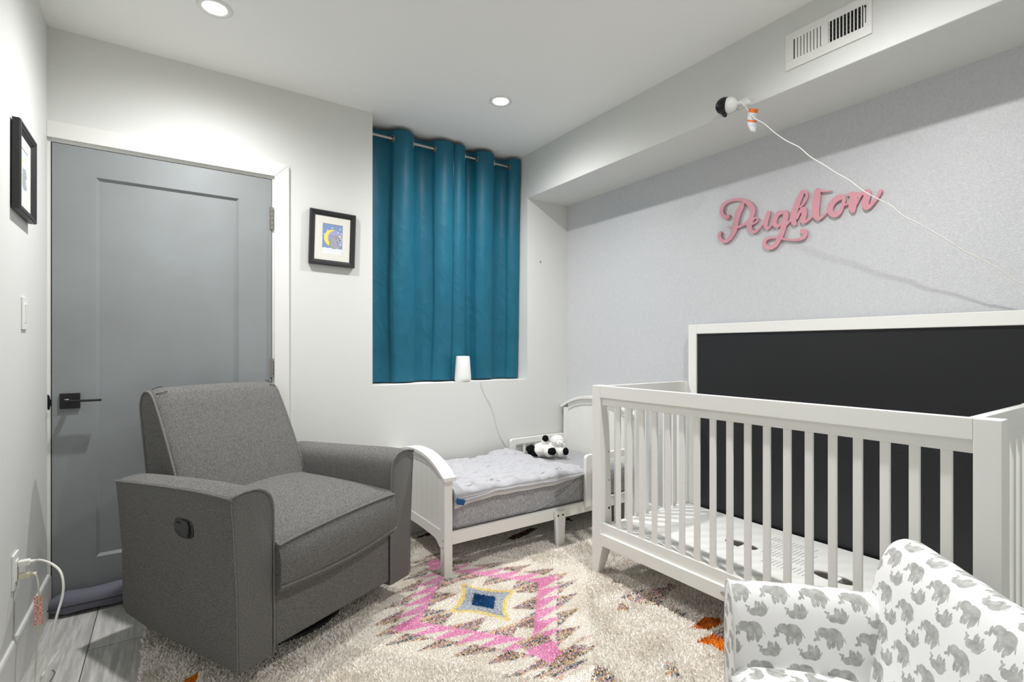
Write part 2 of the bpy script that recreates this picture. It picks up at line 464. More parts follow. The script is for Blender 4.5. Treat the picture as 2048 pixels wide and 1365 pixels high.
b.prism([(x * 1.6, y * 0.5) for x, y in L], (0.004 - .45, -0.0014, 0.905), (1, 0, 0), (0, 0, 1), (0, 1, 0), 0.004); b.build('strike_hole', M['hole'], d)
for z0, z1 in ((1.765, 1.884), (0.985, 1.085), (0.20, 0.30)):
    b = B(); n_ = 5; s = (z1 - z0) / n_
    for k in range(n_): b.lathe([(0, 0), (0.0062, 0.0008), (0.0062, s - 0.0016), (0, s - 0.0008)], (0.8835 - .45, -0.005, z0 + k * s), n=14)
    b.box((0.871 - .45, -0.0008, z0), (0.8825 - .45, 0.003, z1)); b.build('hinge', M['steel'], d)

# ------------------------------------------------------------ recessed lights
lens = emit('lamp_lens', (255, 252, 246), LENS_GLOW)
names = ['round recessed ceiling light above the door end of the room', 'round recessed ceiling light nearest the curtains, beside the boxed duct',
         'round recessed ceiling light above the crib']
for i, (x, y) in enumerate(LAMPS):
    t = empty('ceiling_light', (x, y, H)); tag(t, names[i], 'ceiling light', 'recessed ceiling lights')
    B().lathe([(0.043, -0.001), (0.047, -0.005), (0.062, -0.0045), (0.066, -0.001), (0.066, 0.002)], (0, 0, 0), n=40).build('trim_ring', M['trim'], t, 60)
    B().lathe([(0, -0.0030), (0.030, -0.0030), (0.044, -0.0022)], (0, 0, 0), n=40).build('lens', lens, t, 60)
    ld = bpy.data.lights.new('lamp', 'AREA'); ld.shape = 'DISK'; ld.size = 0.064; ld.energy = LAMP_POWER * (0.9, 1.0, 1.0)[i]
    ld.color = (1.0, 0.992, 0.985)
    ld.use_nodes = True; lt = ld.node_tree; em = [q for q in lt.nodes if q.type == 'EMISSION'][0]      # downlight: the beam fades towards the sides
    ge = lt.nodes.new('ShaderNodeNewGeometry'); dt = lt.nodes.new('ShaderNodeVectorMath'); dt.operation = 'DOT_PRODUCT'
    lt.links.new(ge.outputs['Normal'], dt.inputs[0]); lt.links.new(ge.outputs['Incoming'], dt.inputs[1])
    ab = lt.nodes.new('ShaderNodeMath'); ab.operation = 'ABSOLUTE'; lt.links.new(dt.outputs['Value'], ab.inputs[0])
    pw = lt.nodes.new('ShaderNodeMath'); pw.operation = 'POWER'; lt.links.new(ab.outputs[0], pw.inputs[0]); pw.inputs[1].default_value = 1.7
    lt.links.new(pw.outputs[0], em.inputs['Strength'])
    lo = bpy.data.objects.new('lamp', ld); COL.objects.link(lo); lo.parent = t; lo.location = (0, 0, -0.012)
SIGN = [[(-1.787,1.8799),(-1.7922,1.8779),(-1.7944,1.8756),(-1.7965,1.8709),(-1.7976,1.8703),(-1.8008,1.8697),(-1.8198,1.8598),(-1.8344,1.8555),(-1.8489,1.8533),(-1.8507,1.852),(-1.8489,1.85),(-1.8448,1.851),(-1.8427,1.8502),(-1.8386,1.8509),(-1.8303,1.8506),(-1.8177,1.8529),(-1.8001,1.8582),(-1.8011,1.8443),(-1.7952,1.7797),(-1.7943,1.7594),(-1.7952,1.7478),(-1.7965,1.7456),(-1.805,1.7467),(-1.8219,1.7579),(-1.824,1.7581),(-1.8261,1.757),(-1.8276,1.7543),(-1.8275,1.7521),(-1.8112,1.7375),(-1.8029,1.7322),(-1.7964,1.7293),(-1.7922,1.7286),(-1.7879,1.7291),(-1.7815,1.7323),(-1.775,1.7388),(-1.7685,1.7496),(-1.7663,1.7488),(-1.7575,1.7414),(-1.7421,1.7311),(-1.731,1.7267),(-1.7242,1.7268),(-1.7197,1.7286),(-1.7152,1.7326),(-1.7122,1.7376),(-1.7103,1.745),(-1.7109,1.7567),(-1.7173,1.7764),(-1.7182,1.7832),(-1.7175,1.7843),(-1.7094,1.7758),(-1.6993,1.7549),(-1.697,1.754),(-1.6947,1.7545),(-1.6924,1.7567),(-1.6918,1.756),(-1.6915,1.7442),(-1.6943,1.7389),(-1.6955,1.734),(-1.6943,1.7295),(-1.6924,1.7273),(-1.6878,1.7258),(-1.6832,1.7263),(-1.6762,1.7296),(-1.6709,1.7366),(-1.6669,1.7505),(-1.6573,1.7418),(-1.6465,1.7344),(-1.6371,1.7026),(-1.6271,1.6803),(-1.6314,1.6775),(-1.6599,1.6673),(-1.6622,1.6658),(-1.6786,1.662),(-1.6901,1.6617),(-1.7107,1.6647),(-1.7152,1.6662),(-1.7197,1.6691),(-1.7224,1.6724),(-1.7253,1.6788),(-1.7242,1.6807),(-1.7175,1.6831),(-1.7141,1.6856),(-1.7119,1.6884),(-1.7099,1.6935),(-1.7099,1.6982),(-1.7129,1.7035),(-1.7175,1.7057),(-1.722,1.7054),(-1.7265,1.7032),(-1.7376,1.6941),(-1.7416,1.6874),(-1.743,1.6802),(-1.7424,1.671),(-1.7387,1.6624),(-1.7328,1.6565),(-1.7242,1.6522),(-1.7152,1.6503),(-1.7061,1.6497),(-1.6832,1.6515),(-1.6528,1.6598),(-1.6505,1.6613),(-1.6481,1.6614),(-1.6218,1.6706),(-1.6043,1.6455),(-1.5975,1.6396),(-1.5877,1.6336),(-1.5786,1.6302),(-1.5703,1.629),(-1.5603,1.6303),(-1.5477,1.6352),(-1.5401,1.6399),(-1.535,1.6443),(-1.5301,1.6505),(-1.5274,1.6562),(-1.5253,1.6638),(-1.5251,1.6714),(-1.5274,1.6785),(-1.5299,1.6827),(-1.535,1.6877),(-1.5408,1.691),(-1.5477,1.6934),(-1.5578,1.6948),(-1.5728,1.694),(-1.6024,1.6876),(-1.6119,1.7098),(-1.619,1.7375),(-1.617,1.74),(-1.6073,1.7319),(-1.6024,1.7306),(-1.5975,1.7312),(-1.5926,1.7333),(-1.5877,1.737),(-1.5828,1.7424),(-1.5778,1.7506),(-1.5623,1.734),(-1.5553,1.7316),(-1.5477,1.7324),(-1.5419,1.7355),(-1.5367,1.7415),(-1.5344,1.747),(-1.5316,1.76),(-1.5299,1.7612),(-1.5136,1.7435),(-1.4995,1.7312),(-1.491,1.7271),(-1.4779,1.726),(-1.4699,1.728),(-1.4646,1.7307),(-1.4592,1.7351),(-1.453,1.7426),(-1.4479,1.7512),(-1.4447,1.7596),(-1.4431,1.7759),(-1.4376,1.7775),(-1.4349,1.7794),(-1.4322,1.7792),(-1.4102,1.7728),(-1.3908,1.7711),(-1.3843,1.7557),(-1.3791,1.7463),(-1.3626,1.7257),(-1.354,1.7182),(-1.3427,1.7108),(-1.3339,1.7069),(-1.3252,1.705),(-1.3164,1.7056),(-1.3105,1.7072),(-1.3046,1.7093),(-1.2958,1.7143),(-1.286,1.7234),(-1.2784,1.7355),(-1.2743,1.7498),(-1.2753,1.7604),(-1.2778,1.7653),(-1.2809,1.7682),(-1.2898,1.7735),(-1.2928,1.7738),(-1.2958,1.7727),(-1.2986,1.7694),(-1.299,1.7667),(-1.2943,1.7568),(-1.2952,1.7459),(-1.3013,1.7341),(-1.3076,1.7279),(-1.3164,1.7235),(-1.3222,1.7234),(-1.3326,1.7285),(-1.3424,1.7373),(-1.3527,1.7539),(-1.359,1.7737),(-1.3339,1.7884),(-1.331,1.7893),(-1.3296,1.7928),(-1.331,1.7939),(-1.3368,1.7921),(-1.3512,1.7849),(-1.3597,1.7821),(-1.3615,1.7838),(-1.3749,1.8466),(-1.3805,1.8637),(-1.3877,1.8751),(-1.4019,1.8909),(-1.4143,1.9001),(-1.4231,1.9006),(-1.4075,1.9091),(-1.3992,1.9125),(-1.3852,1.9171),(-1.3767,1.9189),(-1.3597,1.9199),(-1.3454,1.919),(-1.331,1.9153),(-1.3228,1.9112),(-1.3146,1.9025),(-1.3102,1.8928),(-1.3085,1.8825),(-1.3106,1.8714),(-1.3156,1.8622),(-1.3252,1.8542),(-1.3281,1.8526),(-1.3339,1.8572),(-1.3397,1.8568),(-1.3443,1.8533),(-1.3464,1.8476),(-1.3442,1.8375),(-1.3397,1.8333),(-1.331,1.8312),(-1.3222,1.8325),(-1.3164,1.835),(-1.3076,1.8413),(-1.3017,1.847),(-1.2958,1.8545),(-1.2919,1.8621),(-1.2891,1.8707),(-1.2876,1.8872),(-1.2908,1.9053),(-1.2979,1.9171),(-1.3105,1.9267),(-1.3252,1.9315),(-1.3454,1.9339),(-1.3683,1.9342),(-1.388,1.9315),(-1.4075,1.9261),(-1.4267,1.9186),(-1.4458,1.908),(-1.4592,1.8976),(-1.4699,1.8863),(-1.4779,1.8755),(-1.4835,1.8659),(-1.487,1.8575),(-1.4889,1.8495),(-1.4891,1.8418),(-1.4874,1.8321),(-1.4839,1.8228),(-1.4786,1.8138),(-1.4805,1.8116),(-1.491,1.8102),(-1.4989,1.807),(-1.5033,1.8034),(-1.5059,1.7978),(-1.5059,1.7928),(-1.5043,1.7881),(-1.4963,1.7798),(-1.4858,1.7748),(-1.4712,1.7722),(-1.4699,1.7699),(-1.4698,1.7597),(-1.4735,1.7488),(-1.4779,1.743),(-1.4858,1.7401),(-1.491,1.7405),(-1.4951,1.7421),(-1.5067,1.7495),(-1.5232,1.7667),(-1.5326,1.7797),(-1.5384,1.7984),(-1.5465,1.8165),(-1.5517,1.8252),(-1.5553,1.8271),(-1.5603,1.8264),(-1.5628,1.825),(-1.5656,1.8221),(-1.5676,1.8168),(-1.5647,1.8026),(-1.5541,1.7678),(-1.5525,1.7533),(-1.5534,1.7457),(-1.5553,1.7446),(-1.56,1.7468),(-1.5751,1.761),(-1.5754,1.7732),(-1.5777,1.7826),(-1.5818,1.7915),(-1.5877,1.7999),(-1.5993,1.8097),(-1.6049,1.8123),(-1.6122,1.8139),(-1.6194,1.8134),(-1.6362,1.8102),(-1.641,1.8105),(-1.6457,1.8086),(-1.6505,1.8033),(-1.6549,1.7925),(-1.6561,1.7851),(-1.6556,1.7756),(-1.6512,1.755),(-1.651,1.7526),(-1.6528,1.7515),(-1.6658,1.7639),(-1.6682,1.7848),(-1.6737,1.8074),(-1.6805,1.8272),(-1.6888,1.8465),(-1.7002,1.8673),(-1.7098,1.879),(-1.711,1.8834),(-1.7129,1.8855),(-1.7175,1.8866),(-1.7287,1.8852),(-1.7354,1.8818),(-1.7421,1.8746),(-1.7445,1.8701),(-1.746,1.8651),(-1.7468,1.858),(-1.7461,1.8489),(-1.7443,1.8423),(-1.7399,1.8332),(-1.7288,1.8182),(-1.7125,1.8056),(-1.7129,1.8042),(-1.722,1.807),(-1.7287,1.8059),(-1.7332,1.8031),(-1.7378,1.7974),(-1.7404,1.7899),(-1.7409,1.7781),(-1.7393,1.7645),(-1.734,1.7448),(-1.7354,1.743),(-1.7443,1.7456),(-1.7574,1.7537),(-1.7643,1.7614),(-1.7631,1.7801),(-1.7633,1.7962),(-1.7652,1.8234),(-1.7681,1.8434),(-1.771,1.8565),(-1.775,1.8664),(-1.7829,1.8786)],[(-1.9845,1.8216),(-1.9914,1.8215),(-1.996,1.8187),(-1.9998,1.8134),(-2.0018,1.8066),(-2.0018,1.7981),(-2.0004,1.7858),(-1.9932,1.7579),(-1.9927,1.7559),(-1.9932,1.7551),(-1.9971,1.757),(-2.0032,1.7619),(-2.0163,1.7756),(-2.0244,1.7882),(-2.0295,1.7995),(-2.0339,1.8067),(-2.0368,1.8085),(-2.0404,1.8078),(-2.0422,1.8066),(-2.0439,1.8041),(-2.0445,1.8019),(-2.0439,1.7988),(-2.0312,1.7761),(-2.0239,1.7653),(-2.0061,1.7436),(-2.0013,1.7391),(-1.9964,1.736),(-1.9895,1.7336),(-1.9858,1.7336),(-1.9821,1.7346),(-1.9765,1.7386),(-1.9728,1.7436),(-1.9703,1.7484),(-1.9677,1.7575),(-1.9675,1.7662),(-1.9712,1.7824),(-1.9763,1.7982),(-1.9708,1.801),(-1.969,1.8005),(-1.9614,1.7885),(-1.95,1.7646),(-1.9475,1.7623),(-1.9451,1.7477),(-1.9423,1.7376),(-1.9404,1.7348),(-1.9366,1.7326),(-1.9308,1.7331),(-1.9269,1.7356),(-1.9237,1.7396),(-1.9199,1.747),(-1.9175,1.754),(-1.9168,1.7586),(-1.9171,1.774),(-1.9093,1.7715),(-1.9002,1.7712),(-1.8953,1.7569),(-1.8884,1.7431),(-1.8814,1.7349),(-1.8714,1.7287),(-1.8653,1.7275),(-1.8612,1.7278),(-1.851,1.7316),(-1.8448,1.7358),(-1.8398,1.7404),(-1.8327,1.7509),(-1.8284,1.7632),(-1.8272,1.7724),(-1.8284,1.7834),(-1.8322,1.7938),(-1.8372,1.8016),(-1.846,1.8107),(-1.853,1.8159),(-1.8653,1.8226),(-1.875,1.8258),(-1.8835,1.8261),(-1.8954,1.8237),(-1.9014,1.8195),(-1.9034,1.8164),(-1.9064,1.8047),(-1.9063,1.796),(-1.9028,1.7815),(-1.9034,1.7793),(-1.9053,1.779),(-1.9187,1.7843),(-1.9223,1.8052),(-1.922,1.8074),(-1.9171,1.8112),(-1.9112,1.8189),(-1.9106,1.8212),(-1.9113,1.8233),(-1.9132,1.8243),(-1.921,1.822),(-1.9288,1.8258),(-1.9346,1.8261),(-1.9385,1.8245),(-1.9443,1.8204),(-1.9519,1.8172),(-1.9633,1.814),(-1.9671,1.8137)],[(-1.7287,1.8698),(-1.7269,1.8676),(-1.7079,1.8184),(-1.7072,1.8162),(-1.7084,1.814),(-1.7225,1.8267),(-1.728,1.8347),(-1.734,1.8472),(-1.7354,1.8538),(-1.7352,1.8632),(-1.7332,1.8678),(-1.7309,1.8697)],[(-1.9538,1.7955),(-1.9501,1.794),(-1.9511,1.7894),(-1.9519,1.7889),(-1.955,1.7949)],[(-1.8895,1.8028),(-1.8754,1.7978),(-1.8683,1.7941),(-1.8632,1.7895),(-1.8588,1.7831),(-1.8543,1.773),(-1.8531,1.7643),(-1.8552,1.7571),(-1.8571,1.754),(-1.8612,1.7498),(-1.8632,1.7484),(-1.8653,1.7482),(-1.8734,1.7516),(-1.8784,1.7564),(-1.8844,1.766),(-1.8881,1.7762),(-1.8877,1.7807),(-1.8897,1.7846),(-1.8903,1.7889),(-1.8908,1.7998)],[(-1.4295,1.8959),(-1.4281,1.8942),(-1.4291,1.8888),(-1.4256,1.8716),(-1.4107,1.8465),(-1.4032,1.8274),(-1.3984,1.8102),(-1.3927,1.7828),(-1.3936,1.7817),(-1.4047,1.7835),(-1.4185,1.7876),(-1.4295,1.7921),(-1.4404,1.7982),(-1.4533,1.8116),(-1.4592,1.821),(-1.4629,1.8299),(-1.464,1.8373),(-1.4635,1.845),(-1.4615,1.8531),(-1.4577,1.8617),(-1.4438,1.8828)],[(-1.7061,1.809),(-1.7038,1.8075),(-1.6968,1.7856),(-1.6958,1.7787),(-1.697,1.7772),(-1.6986,1.7828),(-1.7031,1.7913),(-1.7126,1.8032),(-1.7107,1.805),(-1.7084,1.8058)],[(-1.617,1.7941),(-1.6122,1.7913),(-1.6073,1.7864),(-1.6015,1.7751),(-1.5994,1.7658),(-1.5991,1.7585),(-1.5998,1.7535),(-1.6024,1.7466),(-1.617,1.755),(-1.6194,1.7556),(-1.6218,1.7549),(-1.6242,1.757),(-1.6321,1.7903),(-1.6314,1.7922),(-1.629,1.793)],[(-1.491,1.8013),(-1.4858,1.7989),(-1.4805,1.7946),(-1.4752,1.7866),(-1.4744,1.7842),(-1.4752,1.7834),(-1.4858,1.7865),(-1.4945,1.7927),(-1.497,1.7972),(-1.4963,1.7999)],[(-1.5679,1.6839),(-1.5578,1.6824),(-1.5506,1.6793),(-1.5462,1.6752),(-1.5444,1.6705),(-1.5449,1.6655),(-1.5482,1.6599),(-1.5553,1.6546),(-1.5628,1.6509),(-1.5703,1.6505),(-1.5778,1.6533),(-1.5829,1.6565),(-1.5891,1.6628),(-1.5977,1.6783),(-1.5877,1.6816),(-1.5753,1.6836)]]
# ------------------------------------------------------------ air register on the duct
v = empty('air_register', (SX, -1.983, 2.362)); tag(v, 'white metal air register screwed to the face of the boxed duct', 'air vent')
vo = (SX, -1.983, 2.362)
def vbox(b, y0, y1, z0, z1, x0, x1, bev=0.0): b.box(loc((x0, y0, z0), vo), loc((x1, y1, z1), vo), bev)
y0, y1, z0, z1 = -2.139, -1.828, 2.289, 2.436
sz0, sz1 = 2.325, 2.406
b = B()                                   # faceplate with two banks of slots
vbox(b, y0, y1, z0, sz0, SX - 0.006, SX - 0.0005, 0.0015); vbox(b, y0, y1, sz1, z1, SX - 0.006, SX - 0.0005, 0.0015)
vbox(b, -1.860, y1, sz0, sz1, SX - 0.006, SX - 0.0005); vbox(b, y0, -2.112, sz0, sz1, SX - 0.006, SX - 0.0005); vbox(b, -1.992, -1.974, sz0, sz1, SX - 0.006, SX - 0.0005)
b.build('faceplate', M['white'], v)
b = B()
for k in range(9):                        # closed bank: slats turned flat
    y = -1.866 - k * 0.0125; b.hexa([loc(p, vo) for p in ((SX - .006, y, sz0), (SX - .0035, y - .0082, sz0), (SX - .0012, y - .0082, sz0), (SX - .0022, y, sz0),
                                                            (SX - .006, y, sz1), (SX - .0035, y - .0082, sz1), (SX - .0012, y - .0082, sz1), (SX - .0022, y, sz1))])
b.build('louvre', M['white'], v)
b = B()
for k in range(10):                       # open bank
    y = -1.994 - k * 0.0122; vbox(b, y - 0.0035, y, sz0, sz1, SX - 0.006, SX - 0.002)
b.build('louvre', M['white'], v)
b = B()
for k in range(4): vbox(b, -2.112, -1.992, sz0 + 0.012 + k * 0.019, sz0 + 0.0155 + k * 0.019, SX - 0.0034, SX - 0.0022)
b.build('grid', M['slot'], v)
b = B(); vbox(b, -2.114, -1.860, sz0 - .001, sz1 + .001, SX - 0.0009, SX - 0.0004); b.build('duct_opening', M['hole'], v)
b = B(); vbox(b, -2.121, -2.1185, 2.335, 2.40, SX - 0.0068, SX - 0.0055); b.box(loc((SX - .014, -2.1225, 2.392), vo), loc((SX - .006, -2.117, 2.398), vo), .001); b.build('damper_lever', M['slot'], v)
for y in (-1.841, -2.126):
    b = B(); b.lathe([(0.0, -0.0018), (0.0035, -0.001), (0.004, 0)], loc((SX - 0.006, y, 2.361), vo), (1, 0, 0), 14); b.build('screw', M['white'], v)

# ------------------------------------------------------------ wooden name sign (set off the wall on small pads)
SIGN_X = XW - 0.0105
s_ = plate('name_sign', SIGN, lambda a, c, t: Vector((SIGN_X - t * 1.0, a, c)), None, 0.008, M['pink'])
tag(s_, 'pink wooden script name sign on the silver wallpaper', 'name sign')
for yy, zz in ((-1.386, 1.825), (-1.686, 1.798), (-1.936, 1.775)):
    b = B(); b.lathe([(0.006, -0.0062), (0.006, 0.0)], (XW, yy, zz), (1, 0, 0), 12)
    o = b.build('spacer', M['white'], s_)
# nail in the wall
b = B(); b.lathe([(0, -0.006), (0.004, -0.006), (0.0045, -0.004), (0.0018, -0.003), (0.0018, 0.01)], (2.666, 0, 1.768), (0, 1, 0), 12)
tag(b.build('wall_nail', M['slot']), 'tiny bare nail in the white wall right of the curtains', 'nail')

# ------------------------------------------------------------ framed prints
def art_mat(name, bg, moon, beastc, snow, pale):
    n = NT(name, 0.5); uv = n.map(n.coord('UV'), (1, 1, 1), (-0.5, -0.5, 0))
    ns = n.noise(uv, 14, 3)
    c = n.mix(ns, bg, tuple(min(255, x + 22) for x in bg))
    halo = n.ell(uv, 0.12, 0.0, 0.40, 0.30); c = n.mix(n.rng(halo, 0.9, 1.1, 0.75, 0), c, (172, 168, 208) if not pale else (214, 218, 224))
    o1 = n.ell(uv, 0.02, 0.02, 0.44, 0.30); o2 = n.ell(uv, 0.17, 0.03, 0.40, 0.27)
    cres = n.math('MULTIPLY', n.math('LESS_THAN', o1, 1.0), n.math('GREATER_THAN', o2, 1.0))
    cres = n.math('MULTIPLY', cres, n.math('LESS_THAN', n.sep(uv)[0], 0.1))
    c = n.mix(cres, c, moon)
    sn = n.math('LESS_THAN', n.math('ADD', n.sep(uv)[1], n.math('MULTIPLY', n.noise(uv, 5, 2), 0.12)), -0.27); c = n.mix(sn, c, snow)
    bd = n.union([n.ell(uv, 0.07, -0.20, 0.21, 0.13), n.ell(uv, 0.12, 0.0, 0.20, 0.105, 0.15), n.ell(uv, 0.30, -0.02, 0.10, 0.055), n.ell(uv, -0.06, 0.01, 0.07, 0.10),
                  n.ell(uv, 0.20, -0.27, 0.22, 0.05), n.ell(uv, 0.07, -0.09, 0.13, 0.12), n.ell(uv, -0.13, -0.10, 0.04, 0.07, .5)])
    c = n.mix(n.math('LESS_THAN', bd, 1.10), c, tuple(int(x * 0.62) for x in beastc))
    c = n.mix(n.math('LESS_THAN', bd, 1.0), c, n.mix(n.noise(uv, 9, 2), beastc, tuple(min(255, x + 24) for x in beastc)))
    eye = n.union([n.ell(uv, 0.17, 0.03, 0.022, 0.016), n.ell(uv, 0.375, -0.01, 0.03, 0.02)]); c = n.mix(n.math('LESS_THAN', eye, 1.0), c, (60, 58, 70))
    st = n.union([n.ell(uv, x, y, 0.028, 0.020) for x, y in ((-0.26, 0.28), (-0.02, 0.38), (0.38, 0.36), (0.28, 0.25), (0.44, 0.22), (-0.42, 0.12), (0.41, -0.18), (0.42, 0.02))])
    c = n.mix(n.math('LESS_THAN', st, 1.0), c, (240, 244, 250))
    st = n.ell(uv, 0.37, 0.11, 0.06, 0.03); c = n.mix(n.math('LESS_THAN', st, 1.0), c, moon)
    n.color(c); return n.m
ART1 = art_mat('moon_print', (116, 140, 180), (238, 222, 96), (150, 150, 162), (226, 230, 238), False)
ART2 = art_mat('pale_moon_print', (196, 208, 218), (232, 226, 160), (150, 156, 166), (224, 230, 236), True)

def picture(name, cen, right, out, w, h, roll, art, label, thick=0.022, gap=0.004):
    """hung frame: local x = right, z = up, y = -out"""
    e = empty(name, cen); up = Vector((0, 0, 1)); right = Vector(right); out = Vector(out)
    m = Matrix((right, -out, up)).transposed().to_4x4()
    e.matrix_world = Matrix.Translation(Vector(cen)) @ m @ Matrix.Rotation(roll, 4, 'Y')
    tag(e, label, 'picture')
    fw = 0.029; y0 = -gap; y1 = -gap - thick
    prof = [(0, y0), (0, y1 + 0.004), (0.003, y1), (0.010, y1), (0.012, y1 + 0.003), (0.018, y1 + 0.004), (0.021, y1 + 0.008), (fw - 0.002, y1 + 0.010), (fw, y1 + 0.013), (fw, y0)]
    cs = [(-w / 2, -h / 2, 1, 1), (w / 2, -h / 2, -1, 1), (w / 2, h / 2, -1, -1), (-w / 2, h / 2, 1, -1)]
    b = B(); k = len(prof); vs = [(x + sx * a, y, z + sz * a) for x, z, sx, sz in cs for a, y in prof]; fs = []
    for i in range(4):
        for j in range(k):
            i2 = (i + 1) % 4; j2 = (j + 1) % k; fs.append([i * k + j, i2 * k + j, i2 * k + j2, i * k + j2])
    b.add(vs, fs).build('frame', M['frame'], e, 20)
    b = B(); iw, ih = w / 2 - fw + 0.001, h / 2 - fw + 0.001; ym = y1 + 0.0135
    pw, ph = 0.0545, 0.0805
    vs = []; 
    for (a, c, y) in ((iw, ih, ym), (pw + .002, ph + .002, ym), (pw, ph, ym + 0.0015)):
        vs += [(-a, y, -c), (a, y, -c), (a, y, c), (-a, y, c)]
    fs = []
    for r_ in range(2):
        for i in range(4): j = (i + 1) % 4; fs.append([r_ * 4 + i, r_ * 4 + j, r_ * 4 + 4 + j, r_ * 4 + 4 + i])
    vs += [(-iw, y0, -ih), (iw, y0, -ih), (iw, y0, ih), (-iw, y0, ih)]; fs.append([12, 15, 14, 13])
    for i in range(4): j = (i + 1) % 4; fs.append([i, 12 + i, 12 + j, j])
    b.add(vs, fs).build('picture_mat', M['mat'], e, 0)
    b = B(); y = ym + 0.0017
    b.add([(-pw, y, -ph), (pw, y, -ph), (pw, y, ph), (-pw, y, ph)], [[0, 1, 2, 3]], [[(0, 0), (1, 0), (1, 1), (0, 1)]]); b.build('print', art, e, 0, uv=True)
    b = B(); b.box((-0.012, -gap, h / 2 - 0.03), (0.012, 0.0, h / 2 - 0.014))
    b.build('hanger', M['slot'], e)
    return e
picture('framed_print', (1.192, 0, 1.7525), (1, 0, 0), (0, -1, 0), 0.250, 0.303, R(1.6), ART1, 'black framed print of an animal under a yellow moon, between the door and the curtains')
picture('framed_print', (0, -0.496, 1.751), (0, 1, 0), (1, 0, 0), 0.252, 0.303, R(0.5), ART2, 'black framed pale print on the side wall at the latch side of the grey door')

# ------------------------------------------------------------ switch, outlet and leads
sw = empty('light_switch', (0, -0.437, 1.263)); tag(sw, 'white light switch on the side wall below the framed print', 'light switch')
B().box((0, -0.036, -0.058), (0.006, 0.036, 0.058), 0.002).build('cover_plate', M['plastic'], sw)
b = B(); b.hexa([(0.004, -0.017, -0.034), (0.007, -0.017, -0.034), (0.007, 0.017, -0.034), (0.004, 0.017, -0.034), (0.004, -0.017, 0.034), (0.011, -0.017, 0.034), (0.011, 0.017, 0.034), (0.004, 0.017, 0.034)], 0.001, 1)
b.build('rocker', M['white'], sw)
ou = empty('wall_outlet', (0, -0.572, 0.390)); tag(ou, 'white wall outlet above the baseboard with two plugs in it', 'outlet')
B().box((0, -0.037, -0.058), (0.007, 0.037, 0.058), 0.002).build('cover_plate', M['plastic'], ou)
B().box((0.006, -0.018, -0.035), (0.010, 0.018, 0.035), 0.002).build('socket_face', M['white'], ou)

def lead(name, label, plug, pts, r, mat, extra=None):
    e = empty(name, plug); tag(e, label, 'cable')
    p0 = Vector(plug)
    b = B(); b.box((0.0, -0.011, -0.010), (0.030, 0.011, 0.010), 0.004, 3); b.lathe([(0.007, 0), (0.0045, 0.018)], (0.028, 0, 0), (1, 0, 0), 16); b.build('plug', mat, e)
    b = B(); b.tube([q - p0 for q in smooth_path(pts, 8)], r, 10); b.build('cord', mat, e); return e
lead('power_cord', 'white power cord arching from the upper socket of the wall outlet to the floor', (0.011, -0.572, 0.410),
     [(0.050, -0.572, 0.410), (0.068, -0.592, 0.416), (0.100, -0.632, 0.412), (0.128, -0.662, 0.390), (0.139, -0.680, 0.355), (0.138, -0.690, 0.310), (0.125, -0.705, 0.250), (0.111, -0.712, 0.160), (0.102, -0.722, 0.080), (0.100, -0.745, 0.006),
      (0.090, -0.86, 0.006)], 0.0036, M['cord'])
e = lead('night_light_cord', 'ivory cord with a red printed tag, from the lower socket of the wall outlet', (0.011, -0.572, 0.367),
     [(0.050, -0.572, 0.367), (0.062, -0.600, 0.362), (0.069, -0.622, 0.335), (0.070, -0.620, 0.290), (0.069, -0.610, 0.220), (0.063, -0.606, 0.130), (0.060, -0.630, 0.008), (0.075, -0.76, 0.006)], 0.0024, M['cream'])
n = NT('red_warning_tag', 0.6, (236, 200, 192)); wv = n.noise(n.map(n.coord(), (1, 1, 3)), 170, 2)
n.color(n.mix(n.rng(wv, 0.45, 0.55), (206, 104, 92), (240, 214, 206)))
b = B(); b.box((0.046, -0.0475, -0.160), (0.068, -0.0462, -0.062), 0.0004, 1); b.build('cord_tag', n.m, e)
e2 = empty('charging_cable', (0.11, -0.58, 0.0)); tag(e2, 'thin white cable looped on the floor below the wall outlet', 'cable')
B().tube([q - Vector((0.11, -0.58, 0)) for q in smooth_path([(0.100, -0.53, 0.05), (0.115, -0.56, 0.075), (0.110, -0.63, 0.088), (0.09, -0.70, 0.07), (0.075, -0.77, 0.035), (0.07, -0.84, 0.004)], 8)], 0.0028, 8).build('cord', M['cord'], e2)

# ------------------------------------------------------------ draught stopper
b = B(); secs = []
for i in range(27):
    t = i / 26; x = 0.004 + 0.87 * t; f = min(1, (min(t, 1 - t) * 26 + 0.25) / 2.2) ** 0.5
    q = []
    for k in range(20):
        a = 2 * math.pi * k / 20; ca, sa = math.cos(a), math.sin(a)
        yy = -0.058 + 0.048 * f * math.copysign(abs(ca) ** 0.75, ca); zz = 0.046 + 0.043 * f * math.copysign(abs(sa) ** 0.8, sa) * (1 + 0.08 * math.sin(x * 31))
        q.append((x, yy, zz + 0.001))
    secs.append(q)
b.loft(secs); ds = b.build('draught_stopper', M['stopper']); tag(ds, 'slate grey stuffed draught stopper along the bottom of the grey door', 'draught stopper')
b = B(); b.tube([(0.012 + 0.855 * k / 24, -0.107, 0.047) for k in range(25)], 0.0022, 6); b.build('seam', paint('stopper_seam', (52, 52, 58), 0.9), ds)
